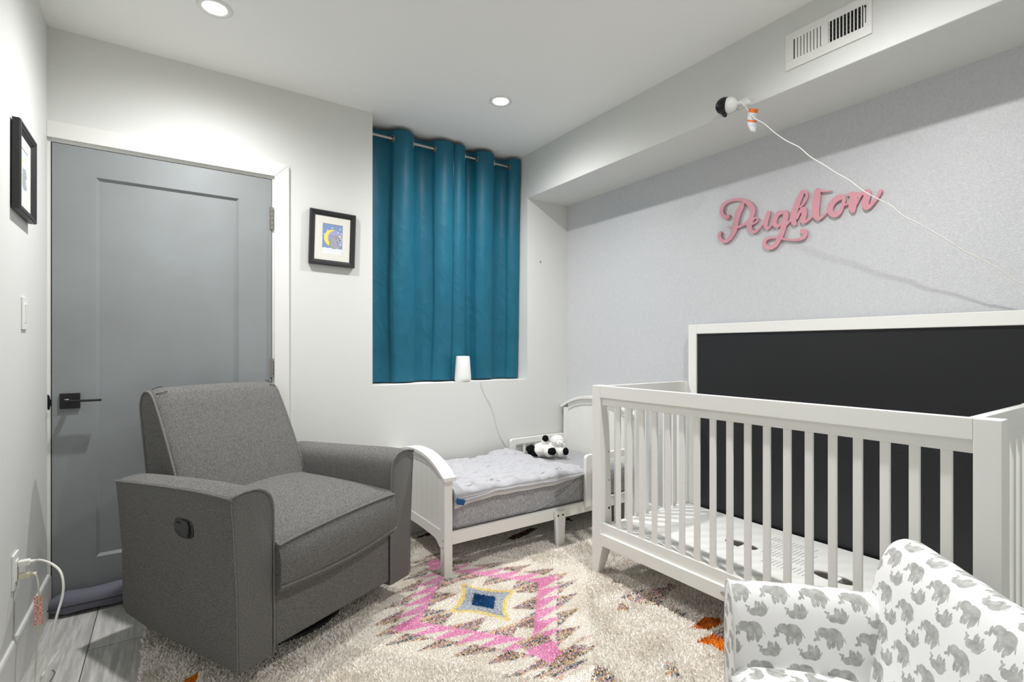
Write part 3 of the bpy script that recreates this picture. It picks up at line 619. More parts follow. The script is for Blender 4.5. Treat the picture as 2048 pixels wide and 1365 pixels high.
# ------------------------------------------------------------ curtain rod and curtains
from mathutils import noise as mnoise
RY, RZ = 0.104, 2.447
rod = empty('curtain_rod', (NX0, RY, RZ)); tag(rod, 'brushed nickel tension rod carrying the teal curtains', 'curtain rod')
b = B(); b.lathe([(0.0095, 0), (0.0095, 0.55)], (0, 0, 0), (1, 0, 0), 20); b.lathe([(0.008, 0.55), (0.008, NX1 - NX0)], (0, 0, 0), (1, 0, 0), 20); b.build('pole', M['steel'], rod)
for x0, s_ in ((0.0, 1), (NX1 - NX0, -1)):
    b = B(); b.lathe([(0.014, 0), (0.014, 0.012 * s_), (0.0105, 0.014 * s_), (0.0105, 0.030 * s_), (0.013, 0.032 * s_), (0.013, 0.040 * s_), (0.0095, 0.042 * s_)], (x0, 0, 0), (1, 0, 0), 20); b.build('end_cap', M['steel'], rod)

def curtain(name, keys, x0b, x1b, zb, label, seed, side):
    xs_, ph = zip(*keys)
    def depth(x, z):
        t = (2.5 - z) / 1.57
        p = np.interp(x, xs_, ph) * math.pi
        p += 0.9 * t * mnoise.noise(Vector((x * 3.1, z * 0.9, seed)))
        A = 0.047 * (1 - t) + 0.034 * t
        s = math.sin(p); s = math.copysign(abs(s) ** 0.6, s)
        y = RY + 0.045 * t * (1 - 0.2 * t) - A * s
        w = mnoise.noise(Vector((x * 9, z * 3.2, seed + 5))) * 0.004 * t + mnoise.noise(Vector((x * 24, z * 10, seed + 9))) * 0.0022 * min(1, t * 1.6)
        # diagonal creases
        cr = abs(mnoise.noise(Vector((x * 13 + z * 8, z * 7 - x * 4, seed + 3))))
        return y + w - 0.0016 * (1 - min(1, cr * 7)) * min(1, t * 1.4)
    NU, NV = 260, 190; vs = []; fs = []
    gx = [k for k in GROM if xs_[0] < k < xs_[-1]]
    for j in range(NV):
        v = j / (NV - 1)
        for i in range(NU):
            u = i / (NU - 1); x = xs_[0] + (xs_[-1] - xs_[0]) * u
            z0 = zb + 0.004 * mnoise.noise(Vector((x * 6, 0, seed))); z = 2.5 - (2.5 - z0) * v
            xb = x0b + (x1b - x0b) * u; xx = x + (xb - x) * v ** 1.5
            vs.append((xx, depth(x, z), z))
    for j in range(NV - 1):
        for i in range(NU - 1):
            a = j * NU + i; c = Vector(vs[a])
            if any((c - Vector((g, RY, RZ))).length < 0.0165 for g in gx): continue
            fs.append([a, a + 1, a + NU + 1, a + NU])
    b = B(); b.add(vs, fs); o = b.build(name, M['curtain'], None, 60)
    md = o.modifiers.new('thick', 'SOLIDIFY'); md.thickness = 0.0015; md.offset = 0
    tag(o, label, 'curtain', 'teal curtains in the window niche')
    for g in gx:
        dy = (depth(g + 0.004, RZ) - depth(g - 0.004, RZ)) / 0.008
        nrm = Vector((dy, -1, 0)).normalized()
        b = B(); b.lathe([(0.0155, -0.003), (0.018, -0.0042), (0.0225, -0.003), (0.0235, 0), (0.0225, 0.003), (0.018, 0.0042), (0.0155, 0.003), (0.0155, -0.003)], (g, RY, RZ), nrm, 32)
        b.build('grommet', M['steel'], o, 50)
    return o
GROM = [1.585, 1.7275, 1.869, 2.10, 2.186, 2.335, 2.457]
curtain('curtain', [(1.432, -0.9), (1.585, 0), (1.7275, 1), (1.869, 2), (2.003, 2.85)], 1.436, 2.003, 0.9235, 'teal satin curtain panel nearest the grey door', 1.0, 0)
curtain('curtain', [(2.0065, 0.12), (2.10, 1), (2.186, 2), (2.335, 3), (2.457, 4), (2.538, 4.7)], 2.0055, 2.545, 0.9225, 'teal satin curtain panel behind the small white speaker', 7.0, 1)

# ------------------------------------------------------------ small white device on the sill
ns = empty('sound_machine', (2.056, 0.050, NZ)); tag(ns, 'small white tapered cylinder speaker standing on the window sill', 'speaker')
B().lathe([(0, 0), (0.044, 0), (0.050, 0.002), (0.0545, 0.010), (0.0555, 0.020), (0.0545, 0.040), (0.0455, 0.163), (0.0440, 0.168), (0.0415, 0.1695), (0.0400, 0.166), (0, 0.165)], (0, 0, 0), n=48).build('body', M['plastic'], ns, 40)
nc = empty('thin_cable', (2.15, 0.05, NZ)); tag(nc, 'thin white cable from the sill down the wall to behind the small bed', 'cable')
P_ = [(2.107, 0.055, 0.921), (2.135, 0.035, 0.9175), (2.158, 0.004, 0.9185), (2.163, -0.004, 0.905), (2.186, -0.005, 0.842), (2.238, -0.005, 0.761), (2.256, -0.006, 0.712), (2.285, -0.005, 0.619), (2.319, -0.005, 0.533), (2.371, -0.006, 0.459), (2.405, -0.010, 0.432), (2.43, -0.012, 0.33)]
B().tube([q - Vector((2.15, 0.05, NZ)) for q in smooth_path(P_, 6)], 0.0018, 8).build('cord', M['cord'], nc)

# ------------------------------------------------------------ baby monitor camera on the duct, its cord and tag
mc = empty('monitor_camera', (SX, -1.640, 2.225)); tag(mc, 'white and black ball shaped baby monitor camera on the face of the boxed duct', 'camera')
mo = Vector((SX, -1.640, 2.225))
b = B(); b.box((-0.012, -0.026, -0.010), (0.0, 0.020, 0.024), 0.003); b.box((-0.030, -0.040, -0.016), (-0.010, -0.012, 0.004), 0.003); b.tube([(-0.012, -0.006, 0.004), (-0.045, 0.010, 0.0)], 0.008, 12)
b.build('wall_mount', M['plastic'], mc)
B().ball((-0.060, 0.030, -0.004), 0.0335, 32).build('ball_housing', M['plastic'], mc)
b = B(); ax = Vector((-0.25, 0.93, 0.16)).normalized(); q = ax.to_track_quat('Z', 'Y').to_matrix().to_4x4()
b.lathe([(0.0, 0.037), (0.014, 0.0355), (0.026, 0.028), (0.0345, 0.014), (0.0365, 0.0), (0.0345, -0.012), (0.028, -0.016)], Vector((-0.060, 0.030, -0.004)) + ax * 0.022, ax, 40)
b.build('lens_cover', M['blackplastic'], mc)
b = B(); b.lathe([(0.0, 0.0), (0.011, 0.0), (0.012, 0.006), (0.010, 0.010), (0, 0.010)], Vector((-0.060, 0.052, -0.036)), Vector((-0.3, 0.5, -0.8)), 20); b.build('sensor_knob', M['blackplastic'], mc)
kc = empty('camera_cord', (2.50, -1.70, 2.165)); tag(kc, 'long white cord hanging from the monitor camera to the papered wall', 'cable')
ko = Vector((2.50, -1.70, 2.165)); A_, B_ = Vector((2.50, -1.712, 2.132)), Vector((2.917, -2.66, 1.200)); P_ = [Vector((2.50, -1.660, 2.212)), Vector((2.497, -1.68, 2.19))]
for k in range(0, 25):
    t = k / 24; p = A_.lerp(B_, t); p.z -= 0.115 * t * (1 - t); p.z += 0.0035 * math.sin(k * 1.9) * (0 < k < 24); p.y += 0.003 * math.sin(k * 2.7 + 1) * (0 < k < 24); P_.append(p)
P_.append(Vector((2.918, -2.70, 1.10))); P_.append(Vector((2.918, -2.71, 0.35)))
B().tube([p - ko for p in smooth_path(P_, 5)], 0.0019, 8).build('cord', M['cord'], kc)
n = NT('cord_warning_tag', 0.5); uvn = n.coord('UV'); sv = n.sep(uvn)
def band(v, a, c): return n.math('MULTIPLY', n.math('GREATER_THAN', v, a), n.math('LESS_THAN', v, c))
fine = n.math('GREATER_THAN', n.math('FRACT', n.math('MULTIPLY', sv[1], 22.0)), 0.6)
c = n.mix(n.math('MULTIPLY', fine, n.math('GREATER_THAN', sv[1], 0.22)), (232, 234, 238), (150, 152, 158))
og = n.math('MAXIMUM', band(sv[1], 0.84, 1.0), band(sv[1], 0.42, 0.52)); n.color(n.mix(og, c, (222, 112, 30)))
vs = []; fs = []; us = []; NR = 14
rt, fw_ = Vector((0.80, -0.55, 0.15)).normalized(), Vector((0.56, 0.82, 0))
for i in range(NR + 1):
    t = i / NR; c0 = Vector((0.006, -0.014, 0.004)) + Vector((0.0, 0.0, -1)) * (0.100 * t) + fw_ * (0.004 * math.sin(t * 6)) - rt * (0.014 * t)
    wd = 0.020 if t < 0.7 else 0.020 * (1 - (t - 0.7) * 3.2)
    vs += [c0 - rt * wd + Vector((0, 0, 0.004)), c0 + rt * 0.020 * 1.0 - Vector((0, 0, 0.006))]
for i in range(NR):
    fs.append([2 * i, 2 * i + 1, 2 * i + 3, 2 * i + 2]); a, c = 1 - i / NR, 1 - (i + 1) / NR; us.append([(0, a), (1, a), (1, c), (0, c)])
o = B().add(vs, fs, us).build('warning_tag', n.m, kc, 60, uv=True); md = o.modifiers.new('t', 'SOLIDIFY'); md.thickness = 0.0004

# ------------------------------------------------------------ toddler bed
bo = Vector((2.22, -0.36, 0.0))
bed = empty('toddler_bed', bo); tag(bed, 'low white toddler bed with arched ends against the wall under the window', 'bed')
def bb(b, p, q, bev=0.003): return b.box(Vector(p) - bo, Vector(q) - bo, bev)
def arch(y, top, drop): return top - drop * abs((y + 0.36) / 0.325) ** 2.3
def bed_end(name, x0, x1, top, drop, nb, apron, out):
    """framed board with an arched cap; out = side facing away from the mattress"""
    par = None
    y0, y1 = -0.688, -0.032
    b = B()
    bb(b, (x0, y0, 0.0), (x1, y0 + 0.046, arch(y0, top, drop) - 0.02)); bb(b, (x0, y1 - 0.046, 0.0), (x1, y1, arch(y1, top, drop) - 0.02))
    ys = [y0 + 0.044 + (y1 - y0 - 0.088) * k / 20 for k in range(21)]
    xm0, xm1 = x0 + 0.006, x1 - 0.006
    pts = [(y, arch(y, top, drop) - 0.014) for y in ys] + [(y, arch(y, top, drop) - 0.058) for y in reversed(ys)]
    b.prism(pts, (xm0 - bo.x, -bo.y, 0), (0, 1, 0), (0, 0, 1), (1, 0, 0), xm1 - xm0)
    # apron with small brackets at the legs
    lo = []
    for k in range(21):
        t = k / 20; y = ys[k]; e = min(t, 1 - t) * (ys[-1] - ys[0])
        z = apron + 0.030 - 0.0 if e > 0.075 else apron + 0.030 * (0.5 - 0.5 * math.cos(math.pi * max(0, e - 0.012) / 0.063))
        z += 0.010 * math.sin(math.pi * t); lo.append((y, z))
    pts = lo + [(ys[-1], 0.226), (ys[0], 0.226)]
    b.prism(pts, (xm0 - bo.x, -bo.y, 0), (0, 1, 0), (0, 0, 1), (1, 0, 0), xm1 - xm0)
    fr = b.build(name, M['white'], bed)
    b = B()                                        # tongue and groove panel
    for k in range(nb):
        ya = ys[0] + (ys[-1] - ys[0]) * k / nb; yb = ys[0] + (ys[-1] - ys[0]) * (k + 1) / nb; g = 0.0012 if nb < 20 else 0.0
        za, zc = arch(ya, top, drop) - 0.05, arch(yb, top, drop) - 0.05
        b.hexa([Vector(q) - bo for q in ((x0 + .013, ya + g, .22), (x1 - .013, ya + g, .22), (x1 - .013, yb - g, .22), (x0 + .013, yb - g, .22),
                 (x0 + .013, ya + g, za), (x1 - .013, ya + g, za), (x1 - .013, yb - g, zc), (x0 + .013, yb - g, zc))], 0.0015, 1)
        bb(b, (x0 + .016, yb - g, .22), (x1 - .016, yb + g, min(za, zc)), 0)
    b.build('panel', M['white'], fr)
    b = B()                                        # arched cap, overhanging
    yy = [-0.708 + 0.696 * k / 28 for k in range(29)]; secs = []
    for y in yy:
        z = arch(max(-0.70, min(-0.02, y)), top, drop)
        secs.append([Vector(q) - bo for q in ((x0 - .012, y, z - .018), (x1 + .010, y, z - .018), (x1 + .012, y, z - .012), (x1 + .010, y, z - .001), (x1 + .007, y, z), (x0 - .009, y, z), (x0 - .012, y, z - .002))])
    b.loft(secs); b.build('cap_rail', M['white'], fr, 30)
    return fr
fb = bed_end('footboard', 1.549, 1.594, 0.594, 0.082, 9, 0.137, -1)
hb = bed_end('headboard', 2.860, 2.904, 0.806, 0.080, 24, 0.137, 1)
for z in (0.185, 0.205 - 0.055):
    b = B(); b.lathe([(0.0, -0.0015), (0.0035, -0.001), (0.004, 0.001)], Vector((1.549, -0.668, z)) - bo, (1, 0, 0), 12); b.build('screw', M['slot'], fb)
for y0, y1, nm in ((-0.688, -0.668, 'front'), (-0.055, -0.035, 'rear')):
    b = B(); bb(b, (1.593, y0, 0.163), (2.861, y1, 0.226)); b.build('side_rail', M['white'], bed)
for y0, y1 in ((-0.706, -0.689), (-0.034, -0.017)):
    b = B(); b.hexa([Vector(q) - bo for q in ((2.244, y0, 0), (2.300, y0, 0), (2.300, y1, 0), (2.244, y1, 0), (2.234, y0, .212), (2.312, y0, .212), (2.312, y1, .212), (2.234, y1, .212))], 0.003)
    lg = b.build('centre_leg', M['white'], bed)
    for x in (2.255, 2.290):
        b = B(); b.lathe([(0.0, -0.002), (0.006, -0.001), (0.0065, 0.001)], Vector((x, y0 if y0 < -.5 else y1 - 0.0, 0.188)) - bo, (0, 1, 0), 16); b.build('bolt', M['slot'], lg)
def guard(x0, x1, y0, y1, z0, z1):
    b = B(); pts = [(x0, z0), (x1, z0), (x1, z1), (x0 + 0.022, z1)] + [(x0 + 0.022 - 0.022 * math.sin(a * math.pi / 12), z1 - 0.022 + 0.022 * math.cos(a * math.pi / 12)) for a in range(1, 7)]
    b.prism([(p[0], p[1]) for p in [(x0, z0), (x0 + 0.045, z0), (x0 + 0.045, z1 - 0.04), (x1, z1 - 0.04), (x1, z1)] + pts[3:]], (-bo.x, y0 - bo.y, 0), (1, 0, 0), (0, 0, 1), (0, 1, 0), y1 - y0, 0.002, 1)
    g = b.build('guard_rail', M['white'], bed)
    for k in range(4):
        x = x0 + 0.045 + (x1 - x0 - 0.045) * (k + 0.75) / 4.3
        b = B(); bb(b, (x - 0.010, (y0 + y1) / 2 - 0.006, z0), (x + 0.010, (y0 + y1) / 2 + 0.006, z1 - 0.038), 0.004); b.build('spindle', M['white'], g)
guard(2.462, 2.861, -0.712, -0.690, 0.200, 0.507)
guard(2.385, 2.861, -0.0345, -0.014, 0.240, 0.508)

mt = empty('mattress', (2.23, -0.36, 0.20)); tag(mt, 'small mattress in a heather grey fitted sheet on the white toddler bed', 'mattress')
def cloth(name, fn, NU, NV, mat, parent, o, thick=0.0, smooth=60, keep=None):
    vs = [Vector(fn(i / (NU - 1), j / (NV - 1))) - Vector(o) for j in range(NV) for i in range(NU)]
    fs = [[j * NU + i, j * NU + i + 1, (j + 1) * NU + i + 1, (j + 1) * NU + i] for j in range(NV - 1) for i in range(NU - 1)]
    ob = B().add(vs, fs).build(name, mat, parent, smooth)
    if thick: md = ob.modifiers.new('t', 'SOLIDIFY'); md.thickness = thick; md.offset = 0
    return ob
m_ = bmesh.new()
b = B(); b.box((1.600 - 2.23, -0.664 + 0.36, 0.012), (2.855 - 2.23, -0.058 + 0.36, 0.205), 0.035, 6); b.build('sheeted_mattress', M['sheet'], mt)
for k, (xa, za, xc, zc, r_) in enumerate(((2.06, 0.232, 2.47, 0.395, 0.006), (2.22, 0.300, 2.46, 0.375, 0.004), (2.30, 0.235, 2.47, 0.345, 0.004))):
    P_ = []
    for i in range(13):
        t = i / 12; P_.append(Vector((xa + (xc - xa) * t - 2.23, -0.665 + 0.36, za + (zc - za) * t ** 1.9 - 0.2)))
    b = B(); b.tube(P_, [r_ * (0.3 + math.sin(math.pi * min(1, i / 9))) if i < 12 else r_ * .3 for i in range(13)], 10); b.build('sheet_fold', M['sheet'], mt)

bl = empty('blanket', (2.0, -0.36, 0.41)); tag(bl, 'rumpled light grey muslin blanket spread over the toddler mattress', 'blanket')
blo = (2.0, -0.36, 0.41)
def bx1(v):    # far end of the blanket along x for a place v (0 at the wall .. 1 at the front)
    return float(np.interp(v, [0, .2, .45, .7, .9, 1], [2.40, 2.385, 2.39, 2.44, 2.50, 2.50]))
def mk_blanket(lift, zfront, seed, amp, y_out):
    def fn(u, v):
        x = 1.603 + (bx1(v) - 1.603) * u
        zf = float(np.interp(x, [1.6, 1.71, 1.85, 2.04, 2.25, 2.47], zfront))
        zt = 0.412 + lift
        s = v * 1.18
        if s < 1.0:
            y = -0.066 - (0.655 - 0.066) * s; z = zt
        else:
            q = (s - 1.0) / 0.18; a = min(q * 1.6, 1) * math.pi / 2
            y = -0.655 - (y_out) * math.sin(a); z = zt - 0.020 * (1 - math.cos(a)) if q < .625 else (zt - 0.020) + (zf - (zt - 0.020)) * (q - .625) / .375
        n1 = mnoise.noise(Vector((x * 5.5, y * 5.5, seed))); n2 = mnoise.noise(Vector((x * 15, y * 13 + x * 5, seed + 3)))
        n3 = 1 - min(1, abs(mnoise.noise(Vector((x * 9 + y * 4, y * 11, seed + 8)))) * 5)
        w = min(1, 0.35 + 0 * s)
        edge = min(1, (1 - u) * 8)
        bumpz = 0.012 * math.exp(-((x - 2.30) / 0.10) ** 2 - ((y + 0.12) / 0.12) ** 2) * 2
        if s < 1.0: z += amp * (n1 * 0.8 + n2 * 0.5 + n3 * 0.5 + 0.45) * (0.35 + 0.65 * edge) + bumpz + 0.5 * amp * max(0, 1 - 7 * abs(mnoise.noise(Vector((x * 7 - y * 9, y * 8 + x * 3, seed + 20))))) + 0.18 * amp * max(0, 1 - 6 * abs(mnoise.noise(Vector((x * 17, y * 19, seed + 31)))))
        else:
            f = max(0, 1 - (s - 1) / 0.18); z += amp * (n1 * 0.8 + n2 * 0.55 + n3 * 0.35 + 0.45) * f + 0.004 * n2; y -= 0.006 * n2 + 0.003 * math.sin(x * 40)
        return (x, y, z)
    return fn
cloth('lining_layer', mk_blanket(0.0, [0.338, 0.356, 0.366, 0.362, 0.362, 0.385], 3.0, 0.010, 0.030), 150, 90, M['blanket_under'], bl, blo, 0.006)
top_fn = mk_blanket(0.009, [0.372, 0.380, 0.396, 0.392, 0.388, 0.396], 3.0, 0.017, 0.038)
top = cloth('top_layer', mk_blanket(0.009, [0.372, 0.380, 0.396, 0.392, 0.388, 0.396], 3.0, 0.017, 0.038), 280, 190, M['blanket'], bl, blo, 0.006)
b = B(); b.tube([Vector(top_fn(i / 90, 1.0)) - Vector(blo) + Vector((0, -0.003, 0.0)) for i in range(91)], 0.0055, 8); b.tube([Vector(top_fn(i / 90, 0.975)) - Vector(blo) + Vector((0, -0.002, 0.0)) for i in range(91)], 0.0035, 8); b.build('hem', M['blanket'], bl)
b = B(); b.prism([(0, 0.0), (0.040, -0.012), (0.052, 0.012), (0.0, 0.030)], Vector((1.604, -0.7110, 0.368)) - Vector(blo), (1, 0, 0), (0, 0, 1), (0, 1, 0), 0.002); b.build('blue_label', M['bluetag'], bl)

# ------------------------------------------------------------ plush animal on the bed
pc = Vector((2.522, -0.275, 0.418)); pu, pv = Vector((0.826, -0.563, 0)), Vector((0.563, 0.826, 0))
pl = empty('plush_toy', pc); tag(pl, 'white and black plush animal lying on the bed beside the low guard rail', 'plush toy')
n = NT('white_plush', 0.95, (236, 235, 230), spec=0.1); n.bump(n.noise(n.coord(), 160, 4), 0.8, 0.004); n.b.inputs['Sheen Weight'].default_value = 0.4; WP = n.m
n = NT('black_plush', 0.95, (22, 22, 24), spec=0.1); n.bump(n.noise(n.coord(), 160, 4), 0.8, 0.004); BP = n.m
def blob(name, parts, mat, vox=0.0045):
    b = B(); m4 = Matrix((pu, pv, Vector((0, 0, 1)))).transposed().to_4x4()
    for (u, v, w, ru, rv, rw) in parts:
        m = m4; k = Matrix.Diagonal((ru, rv, rw, 1)); b.ball(pu * u + pv * v + Vector((0, 0, w)), 1.0, 20, m @ k)
    o = b.build(name, mat, pl, 0)
    md = o.modifiers.new('r', 'REMESH'); md.mode = 'VOXEL'; md.voxel_size = vox; md.use_smooth_shade = True
    tx = bpy.data.textures.new('fuzz', 'CLOUDS'); tx.noise_scale = 0.012
    md = o.modifiers.new('d', 'DISPLACE'); md.texture = tx; md.strength = 0.007; md.mid_level = 0.5
    return o
blob('body', [(-0.02, 0.02, 0.045, 0.078, 0.06, 0.047), (-0.065, 0.0, 0.035, 0.035, 0.04, 0.035), (0.062, 0.015, 0.098, 0.048, 0.045, 0.042), (0.055, 0.03, 0.06, 0.05, 0.05, 0.05), (-0.025, 0.0, 0.092, 0.022, 0.022, 0.035),
              (0.080, -0.025, 0.035, 0.032, 0.035, 0.033), (0.005, -0.035, 0.034, 0.035, 0.03, 0.032), (0.1, 0.0, 0.06, 0.02, 0.02, 0.03), (0.078, -0.028, 0.088, 0.022, 0.018, 0.017)], WP)
blob('tail_patch', [(-0.112, 0.0, 0.042, 0.028, 0.03, 0.036), (-0.085, -0.005, 0.022, 0.036, 0.03, 0.024), (-0.13, 0.0, 0.05, 0.018, 0.02, 0.018)], BP)
blob('foot', [(-0.018, -0.012, 0.120, 0.022, 0.014, 0.024)], BP)
blob('foot', [(0.022, -0.062, 0.044, 0.029, 0.016, 0.026)], BP)
blob('foot', [(0.113, -0.052, 0.042, 0.020, 0.014, 0.026)], BP)
b = B(); b.ball(pu * 0.083 + pv * -0.046 + Vector((0, 0, 0.096)), 0.003, 10); b.ball(pu * 0.070 + pv * -0.046 + Vector((0, 0, 0.100)), 0.003, 10); b.build('nostril', M['slot'], pl)
# ------------------------------------------------------------ glider recliner
GS = 0.981
ch = empty('glider_recliner', (0.6108, -1.1075, 0.0), R(26.3)); tag(ch, 'dark grey fabric glider recliner in front of the grey door', 'armchair')
def G(x, y, z): return (x * GS, y * GS, z * GS + 0.0216)
W_, AT = 0.837, 0.131
def arm(name, x0, x1, s):
    """s = +1: inner side towards +x"""
    xo, xi = (x0, x1) if s > 0 else (x1, x0)
    secs = []
    ys = [0.0, 0.004, 0.012, 0.2, 0.4, 0.6, 0.735, 0.762, 0.768]
    for k, y in enumerate(ys):
        drop = 0.040 * max(0, (y - 0.15) / 0.64) ** 1.3 if s > 0 else 0.028 * max(0, (y - 0.15) / 0.64)
        zt = 0.655 - drop; e = 0.0
        if k == 0: e = 0.006
        if k == 1: e = 0.002
        if k == len(ys) - 1: e = 0.014
        if k == len(ys) - 2: e = 0.004
        bt = 0.080 + (0.0 if y < 0.68 else 0.02 * (y - 0.68) / 0.09) 
        P2 = [(0.004, bt), (0.0, bt + 0.02), (-0.004, 0.35), (-0.016, zt - 0.10), (-0.024, zt - 0.006), (-0.020, zt + 0.004), (0.02, zt + 0.012), (0.055, zt + 0.013), (0.080, zt + 0.008),
              (0.100, zt - 0.004), (0.115, zt - 0.020), (0.124, zt - 0.042), (0.128, zt - 0.075), (AT, 0.40), (AT, 0.20), (AT, bt)]
        q = []
        for a, z in P2:
            ca = a + (e if a < 0.05 else -e) ; cz = z - (e if z > 0.3 else -e * 0.3)
            q.append(G(xo + s * ca, y, cz))
        secs.append(q if s > 0 else q[::-1])
    b = B(); b.loft(secs); o = b.build(name, M['chair'], ch, 40)
    zt = 0.655
    pp = [(-0.004, 0.35), (-0.016, zt - 0.10), (-0.024, zt - 0.006), (-0.020, zt + 0.004), (0.02, zt + 0.012), (0.055, zt + 0.013), (0.080, zt + 0.008), (0.100, zt - 0.004), (0.115, zt - 0.020), (0.124, zt - 0.042), (0.128, zt - 0.075), (AT, 0.40), (AT, 0.085)]
    b = B(); b.tube([G(xo + s * a, -0.001, z) for a, z in pp[2:]], 0.0042, 8)
    top = []
    for i in range(17):
        y = 0.765 * i / 16; drop = 0.040 * max(0, (y - 0.15) / 0.64) ** 1.3 if s > 0 else 0.028 * max(0, (y - 0.15) / 0.64)
        top.append(G(xo + s * -0.023, y, zt - drop - 0.001))
    b.tube(top, 0.0042, 8)
    b.tube([G(xo + s * a, 0.0005, z) for a, z in ((-0.022, 0.64), (-0.014, 0.55), (-0.003, 0.35), (0.0, 0.2), (0.001, 0.09))], 0.0022, 6)
    b.build('piping', M['chair_pipe'], o)
    return o
al = arm('armrest', 0.0, AT, 1)
arm('armrest', W_ - AT, W_, -1)
# back cushion
bp = [(0.500, 0.36), (0.545, 0.46), (0.640, 0.66), (0.715, 0.80), (0.765, 0.885), (0.792, 0.925), (0.818, 0.946), (0.848, 0.952), (0.876, 0.940), (0.893, 0.912), (0.897, 0.870), (0.872, 0.74), (0.840, 0.58), (0.795, 0.30), (0.70, 0.28), (0.56, 0.30)]
def back_sec(x, puff, k):
    out = []
    c = (0.74, 0.66)
    for i, (y, z) in enumerate(bp):
        f = puff if i < 10 else puff * 0.25
        dy, dz = y - c[0], z - c[1]
        out.append(G(x, y + (-f if i < 7 else 0) * 0.9, z + (f * 0.55 if 5 <= i <= 9 else 0)))
    return out
xl, xr_ = 0.128, W_ - 0.128
secs = [back_sec(xl + (xr_ - xl) * t, p, 0) for t, p in ((0, 0.0), (0.02, 0.012), (0.06, 0.020), (0.15, 0.027), (0.35, 0.032), (0.5, 0.033), (0.65, 0.032), (0.85, 0.027), (0.94, 0.020), (0.98, 0.012), (1, 0.0))]
bk_ = B().loft(secs).build('backrest', M['chair'], ch, 50)
b = B()
pth = smooth_path([(y, z, 0) for y, z in bp[:14]], 4)
for x in (xl - 0.001, xr_ + 0.001): B().tube([G(x, q.x, q.y) for q in pth], 0.0048, 8).build('piping', M['chair_pipe'], bk_)
# two darts at the upper corners
b = B()
for sx, xx in ((1, xl), (-1, xr_)):
    B().tube([G(xx + sx * 0.010, 0.832, 0.960), G(xx + sx * 0.030, 0.825, 0.970), G(xx + sx * 0.048, 0.820, 0.9725)], 0.0016, 6).build('dart', M['slot'], bk_)
    B().tube([G(xx + sx * 0.010, 0.795, 0.944), G(xx + sx * 0.030, 0.783, 0.950), G(xx + sx * 0.050, 0.782, 0.9525)], 0.0016, 6).build('dart', M['slot'], bk_)
# seat cushion
secs = []
NX = 25; xa, xb = AT + 0.002, W_ - AT - 0.002
def seat_top(t, y): return 0.472 + 0.034 * t + (0.010 + 0.024 * min(1, max(0, y) / 0.25)) * (4 * t * (1 - t)) ** 0.7 + 0.012 * min(1, y / 0.25)
def seat_low(t): return 0.030 * t - 0.016 * math.sin(math.pi * t) - 0.006
ysq = [0.60, 0.5, 0.35, 0.2, 0.1, 0.04, 0.0, -0.020]
for i in range(NX):
    t = i / (NX - 1); x = xa + (xb - xa) * t; pf = (4 * t * (1 - t)) ** 0.35
    q = [(y, seat_top(t, y) - (0.014 if y < 0 else 0)) for y in ysq]
    zt_ = q[-1][1]
    lo_ = seat_low(t)
    q += [(-0.030 - 0.012 * pf, zt_ - 0.03), (-0.036 - 0.018 * pf, 0.40 + lo_ * .5), (-0.034 - 0.014 * pf, 0.345 + lo_), (-0.028 - 0.006 * pf, 0.322 + lo_), (-0.022 - 0.004 * pf, 0.300 + lo_), (-0.010, 0.290 + lo_), (0.05, 0.290 + lo_), (0.6, 0.300)]
    secs.append([G(x, y, z) for y, z in q])
st = B().loft(secs).build('seat_cushion', M['chair'], ch, 50)
b = B()
b.tube([Vector(G(*(lambda t: (xa + (xb - xa) * t, -0.024, seat_top(t, -.02) - 0.012))(i / 24))) for i in range(25)], 0.0048, 8)
b.tube([Vector(G(xa + (xb - xa) * i / 24, -0.033 - 0.006 * math.sin(math.pi * i / 24), 0.322 + seat_low(i / 24))) for i in range(25)], 0.0048, 8)
b.build('piping', M['chair_pipe'], st)
b = B(); b.box(G(AT + 0.002, 0.004, 0.098), G(W_ - AT - 0.002, 0.05, 0.312), 0.012, 4); b.build('footrest_panel', M['chair'], ch)
b = B(); b.box(G(AT - 0.02, 0.05, 0.085), G(W_ - AT + 0.02, 0.78, 0.30), 0.004); b.box(G(AT - 0.02, 0.70, 0.085), G(W_ - AT + 0.02, 0.80, 0.60), 0.01); b.build('seat_box', M['chair'], ch)
# release handle in the side
hn = B(); yy, zz = 0.287, 0.513; L = []
for k in range(28):
    a = 2 * math.pi * k / 28; ca, sa = math.cos(a), math.sin(a)
    L.append((-(abs(ca) ** 0.75 * math.copysign(1, ca)) * 0.060, (abs(sa) ** 0.75 * math.copysign(1, sa)) * 0.036))
hn.prism([(yy * GS + a, (zz * GS + 0.0216) + c) for a, c in L], (-0.0115, 0, 0), (0, 1, 0), (0, 0, 1), (-1, 0, 0), 0.004, 0.0012, 2); ho = hn.build('handle_bezel', M['blackplastic'], ch)
b = B(); b.prism([(yy * GS + a, zz * GS + 0.0216 + c) for a, c in ((0.046, -0.012), (0.046, 0.012), (0.010, 0.012), (0.008, 0.027), (-0.028, 0.025), (-0.036, 0.010), (-0.036, -0.012), (-0.026, -0.026), (0.008, -0.027), (0.010, -0.012))], (-0.0155, 0, 0), (0, 1, 0), (0, 0, 1), (-1, 0, 0), 0.0035, 0.0012, 2)
b.build('release_handle', paint('charcoal_plastic', (44, 45, 47), 0.35), ho)
b = B(); b.prism([(yy * GS + a, zz * GS + 0.0216 + c) for a, c in ((-0.030, 0.024), (-0.044, 0.010), (-0.047, -0.012), (-0.040, -0.028), (-0.030, -0.026), (-0.037, -0.012), (-0.037, 0.010))], (-0.0155, 0, 0), (0, 1, 0), (0, 0, 1), (-1, 0, 0), 0.001); b.build('finger_recess', M['hole'], ho)
